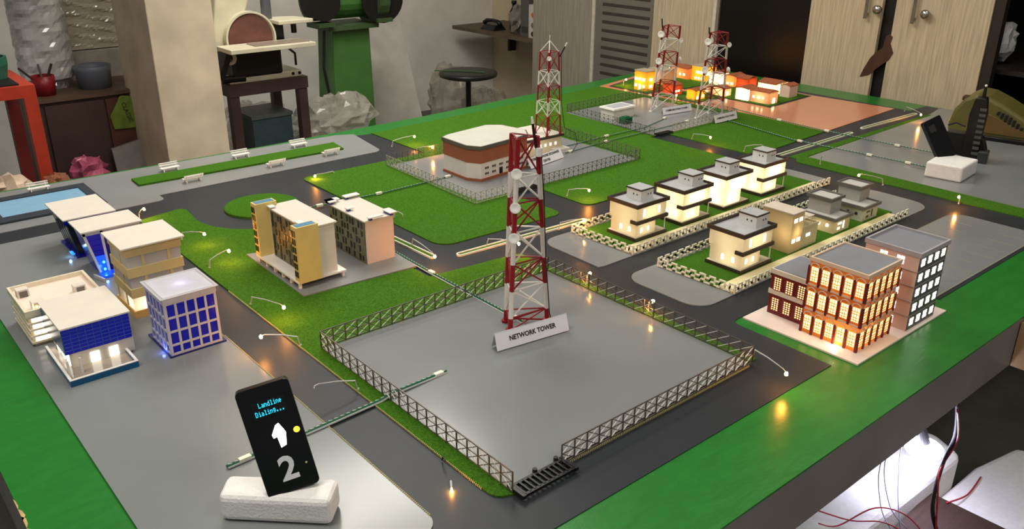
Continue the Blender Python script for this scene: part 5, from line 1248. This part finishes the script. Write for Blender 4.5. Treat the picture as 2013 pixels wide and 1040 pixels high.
MB().box(1.74, 4.06, .10, 1.955, 4.30, .55).build('body', mat('crate_teal', (60, 78, 84), .5, var=.15), o, bevel=.004); MB().box(1.735, 4.055, .55, 1.96, 4.305, .568).build('lid', mat('crate_lid', (84, 92, 90), .5, var=.15), o)
MB().box(1.73, 4.05, 0, 1.96, 4.31, .10).build('base', DARK, o)

# ================================================================ background left of the pillar
c = thing('brown_cabinet', 'dark brown wooden cabinet left of the pillar', 'cabinet', (1.0, 4.3, 0))
CBR = mat('cabinet_brown', (72, 52, 46), .5, var=.12, scale=8)
MB().box(.815, 4.11, 0, 1.33, 4.56, .755).build('body', CBR, c); MB().box(.80, 4.09, .755, 1.34, 4.58, .772).build('top', mat('cabinet_top', (92, 72, 58), .5, var=.2, scale=10), c)
MB().box(.83, 4.098, .04, 1.07, 4.11, .74).build('door', CBR, c); MB().box(1.08, 4.098, .04, 1.31, 4.11, .74).build('door', mat('cabinet_door_red', (84, 52, 40), .5, var=.12, scale=8), c)
f = thing('red_steel_frame', 'orange-red steel frame stand at the left edge of the picture', 'stand', (.45, 3.7, 0))
RF = mat('frame_red', (178, 56, 34), .5, var=.12)
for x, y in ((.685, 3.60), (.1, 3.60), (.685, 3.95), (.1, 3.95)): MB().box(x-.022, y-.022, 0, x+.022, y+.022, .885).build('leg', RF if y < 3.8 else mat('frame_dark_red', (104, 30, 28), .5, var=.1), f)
for y in (3.60, 3.95): MB().box(.078, y-.022, .885, .707, y+.022, .93).build('rail', RF, f)
for x in (.1, .685): MB().box(x-.022, 3.623, .885, x+.022, 3.927, .93).build('rail', RF, f)
MB().box(.08, 3.60, .9302, .66, 3.95, .936).build('top_sheet', DARK, f)
o = MB().lathe([(0, 0), (.06, 0), (.07, .05), (.07, .08), (.062, .08), (.055, .01), (0, .01)], (.60, 3.78, .936), 20).build('green_tub', mat('tub_green', (34, 92, 72), .5, var=.1)); tag(o, 'green plastic tub on the red steel frame', 'tub')
rr = random.Random(4); mb = MB(); NR, NK = 46, 44
def wrinkle(i, k): return .5*math.sin(i*.9+k*.7)+.5*math.sin(i*1.7-k*.35)+rr.uniform(-.7, .7)
for i in range(NR+1):
    z = .772+.74*i/NR; r0 = (.075 if i < 3 else .115)
    mb.v += [(.93+(r0+.004*wrinkle(i, k))*math.cos(2*math.pi*k/NK), 4.37+(r0+.004*wrinkle(i, k))*math.sin(2*math.pi*k/NK), z) for k in range(NK)]
for i in range(NR):
    for k in range(NK): mb.f.append((i*NK+k, i*NK+(k+1) % NK, (i+1)*NK+(k+1) % NK, (i+1)*NK+k)); mb.m.append(0)
mb.f.append(tuple(NR*NK+k for k in range(NK))); mb.m.append(0)
o = mb.build('wrapped_roll', mat('film_wrap', (184, 182, 180), .14, var=.45, scale=7, stretch=(1, 1, .4), coat=.6)); tag(o, 'tall roll wrapped in shiny clear film on the brown cabinet', 'roll')
mb = MB(); NX, NZ = 24, 60
mb.v += [(1.04+.26*i/NX, 4.50+(.0025*(math.sin(j*1.3+i*.35)+rr.uniform(-1, 1)) if 0 < i < NX and 0 < j < NZ else 0), .905+.6*j/NZ) for j in range(NZ+1) for i in range(NX+1)]
for j in range(NZ):
    for i in range(NX): a = j*(NX+1)+i; mb.f.append((a, a+1, a+NX+2, a+NX+1)); mb.m.append(0)
mb.box(1.04, 4.5005, .905, 1.30, 4.60, 1.505)
o = mb.build('wrapped_package', mat('package_wrap', (172, 164, 148), .2, var=.2, scale=8, stretch=(.4, 1, 4), coat=.5)); tag(o, 'large flat package in stretch film behind the grey basin', 'package')
o = MB().box(1.05, 4.46, .772, 1.31, 4.60, .90).build('white_carton', mat('dull_carton', (158, 152, 142), .6, var=.1)); tag(o, 'pale flat carton under the film-wrapped package', 'box')
o = MB().lathe([(0, .0), (.070, 0), (.077, .08), (.082, .10), (.078, .101), (.072, .08), (.064, .01), (0, .01)], (1.085, 4.235, .772), 28).build('grey_basin', mat('basin_grey', (104, 110, 122), .45, var=.08), smooth=True); tag(o, 'blue-grey round plastic basin on the brown cabinet', 'basin')
t = thing('red_pail', 'small dark red pail with rods sticking out on the brown cabinet', 'pail', (.865, 4.19, .772))
MB().lathe([(0, 0), (.042, 0), (.048, .085), (.044, .085), (.038, .006), (0, .006)], (.865, 4.19, .772), 18).build('pail', mat('pail_red', (130, 22, 32), .4, var=.1), t, smooth=True)
for dx, dy in ((-.09, -.02), (.05, .02), (.0, .04)): MB().bar((.865, 4.19, .80), (.865+dx, 4.19+dy, .90), .008).build('rod', mat('rod_dark', (60, 40, 36), .5, var=.1), t)
t = thing('cleaner_bag', 'green and yellow printed packet hanging on the brown cabinet door', 'packet', (1.20, 4.09, .5))
MB().slab([(1.095+a, 4.085, .60+b) for a, b in rounded([(0, 0), (.10, -.005), (.10, .14, .02), (.045, .15, .02), (.03, .12), (-.01, .06, .01)])], (0, 1, 0), .012).build('packet', mat('packet_green', (104, 124, 46), .4, var=.3, scale=20), t, bevel=.003)
text_mesh('CLASSIC', .026, 'lettering', mat('packet_ink', (28, 34, 40), .5, var=.05), t, (1.160, 4.084, .67), (.25, 0, -1), (1, 0, .25), .0004)
crumple('pink_bag', 'crumpled shiny pink plastic bag behind the table edge', 'bag', (.935, 4.0, .455), (.070, .05, .065), mat('pink_foil', (186, 92, 118), .2, var=.4, scale=14), 21, 9, None, .3)
crumple('paper_heap', 'crumpled pale paper bag at the left edge beside the red frame', 'bag', (.51, 3.43, .60), (.08, .05, .05), mat('kraft_paper', (196, 172, 150), .6, var=.4, scale=10), 22, 8, None, .3)
crumple('brown_cloth', 'crumpled brown cloth below the pale paper bag', 'cloth', (.685, 3.44, .585), (.05, .045, .035), mat('rust_cloth', (120, 70, 44), .8, var=.4, scale=12), 23, 8, None, .3)
o = MB().box(.30, 3.36, 0, .78, 3.52, .545).build('low_crate', mat('crate_brown', (60, 46, 38), .6, var=.2), bevel=.004); tag(o, 'low dark crate behind the table at the left edge', 'crate')
o = MB().box(.87, 3.95, 0, 1.0, 4.06, .39).build('bin', mat('bin_dark', (48, 40, 38), .6, var=.2), bevel=.004); tag(o, 'dark bin under the crumpled pink bag', 'bin')
o = MB().hexa([(1.06,3.92,0),(1.19,3.92,0),(1.19,3.935,0),(1.06,3.935,0),(1.06,4.06,.52),(1.19,4.06,.545),(1.19,4.075,.545),(1.06,4.075,.52)]).build('grey_sheet', mat('sheet_grey', (130, 122, 118), .4, var=.12)); tag(o, 'pale grey sheet leaning beside the pillar foot', 'sheet')
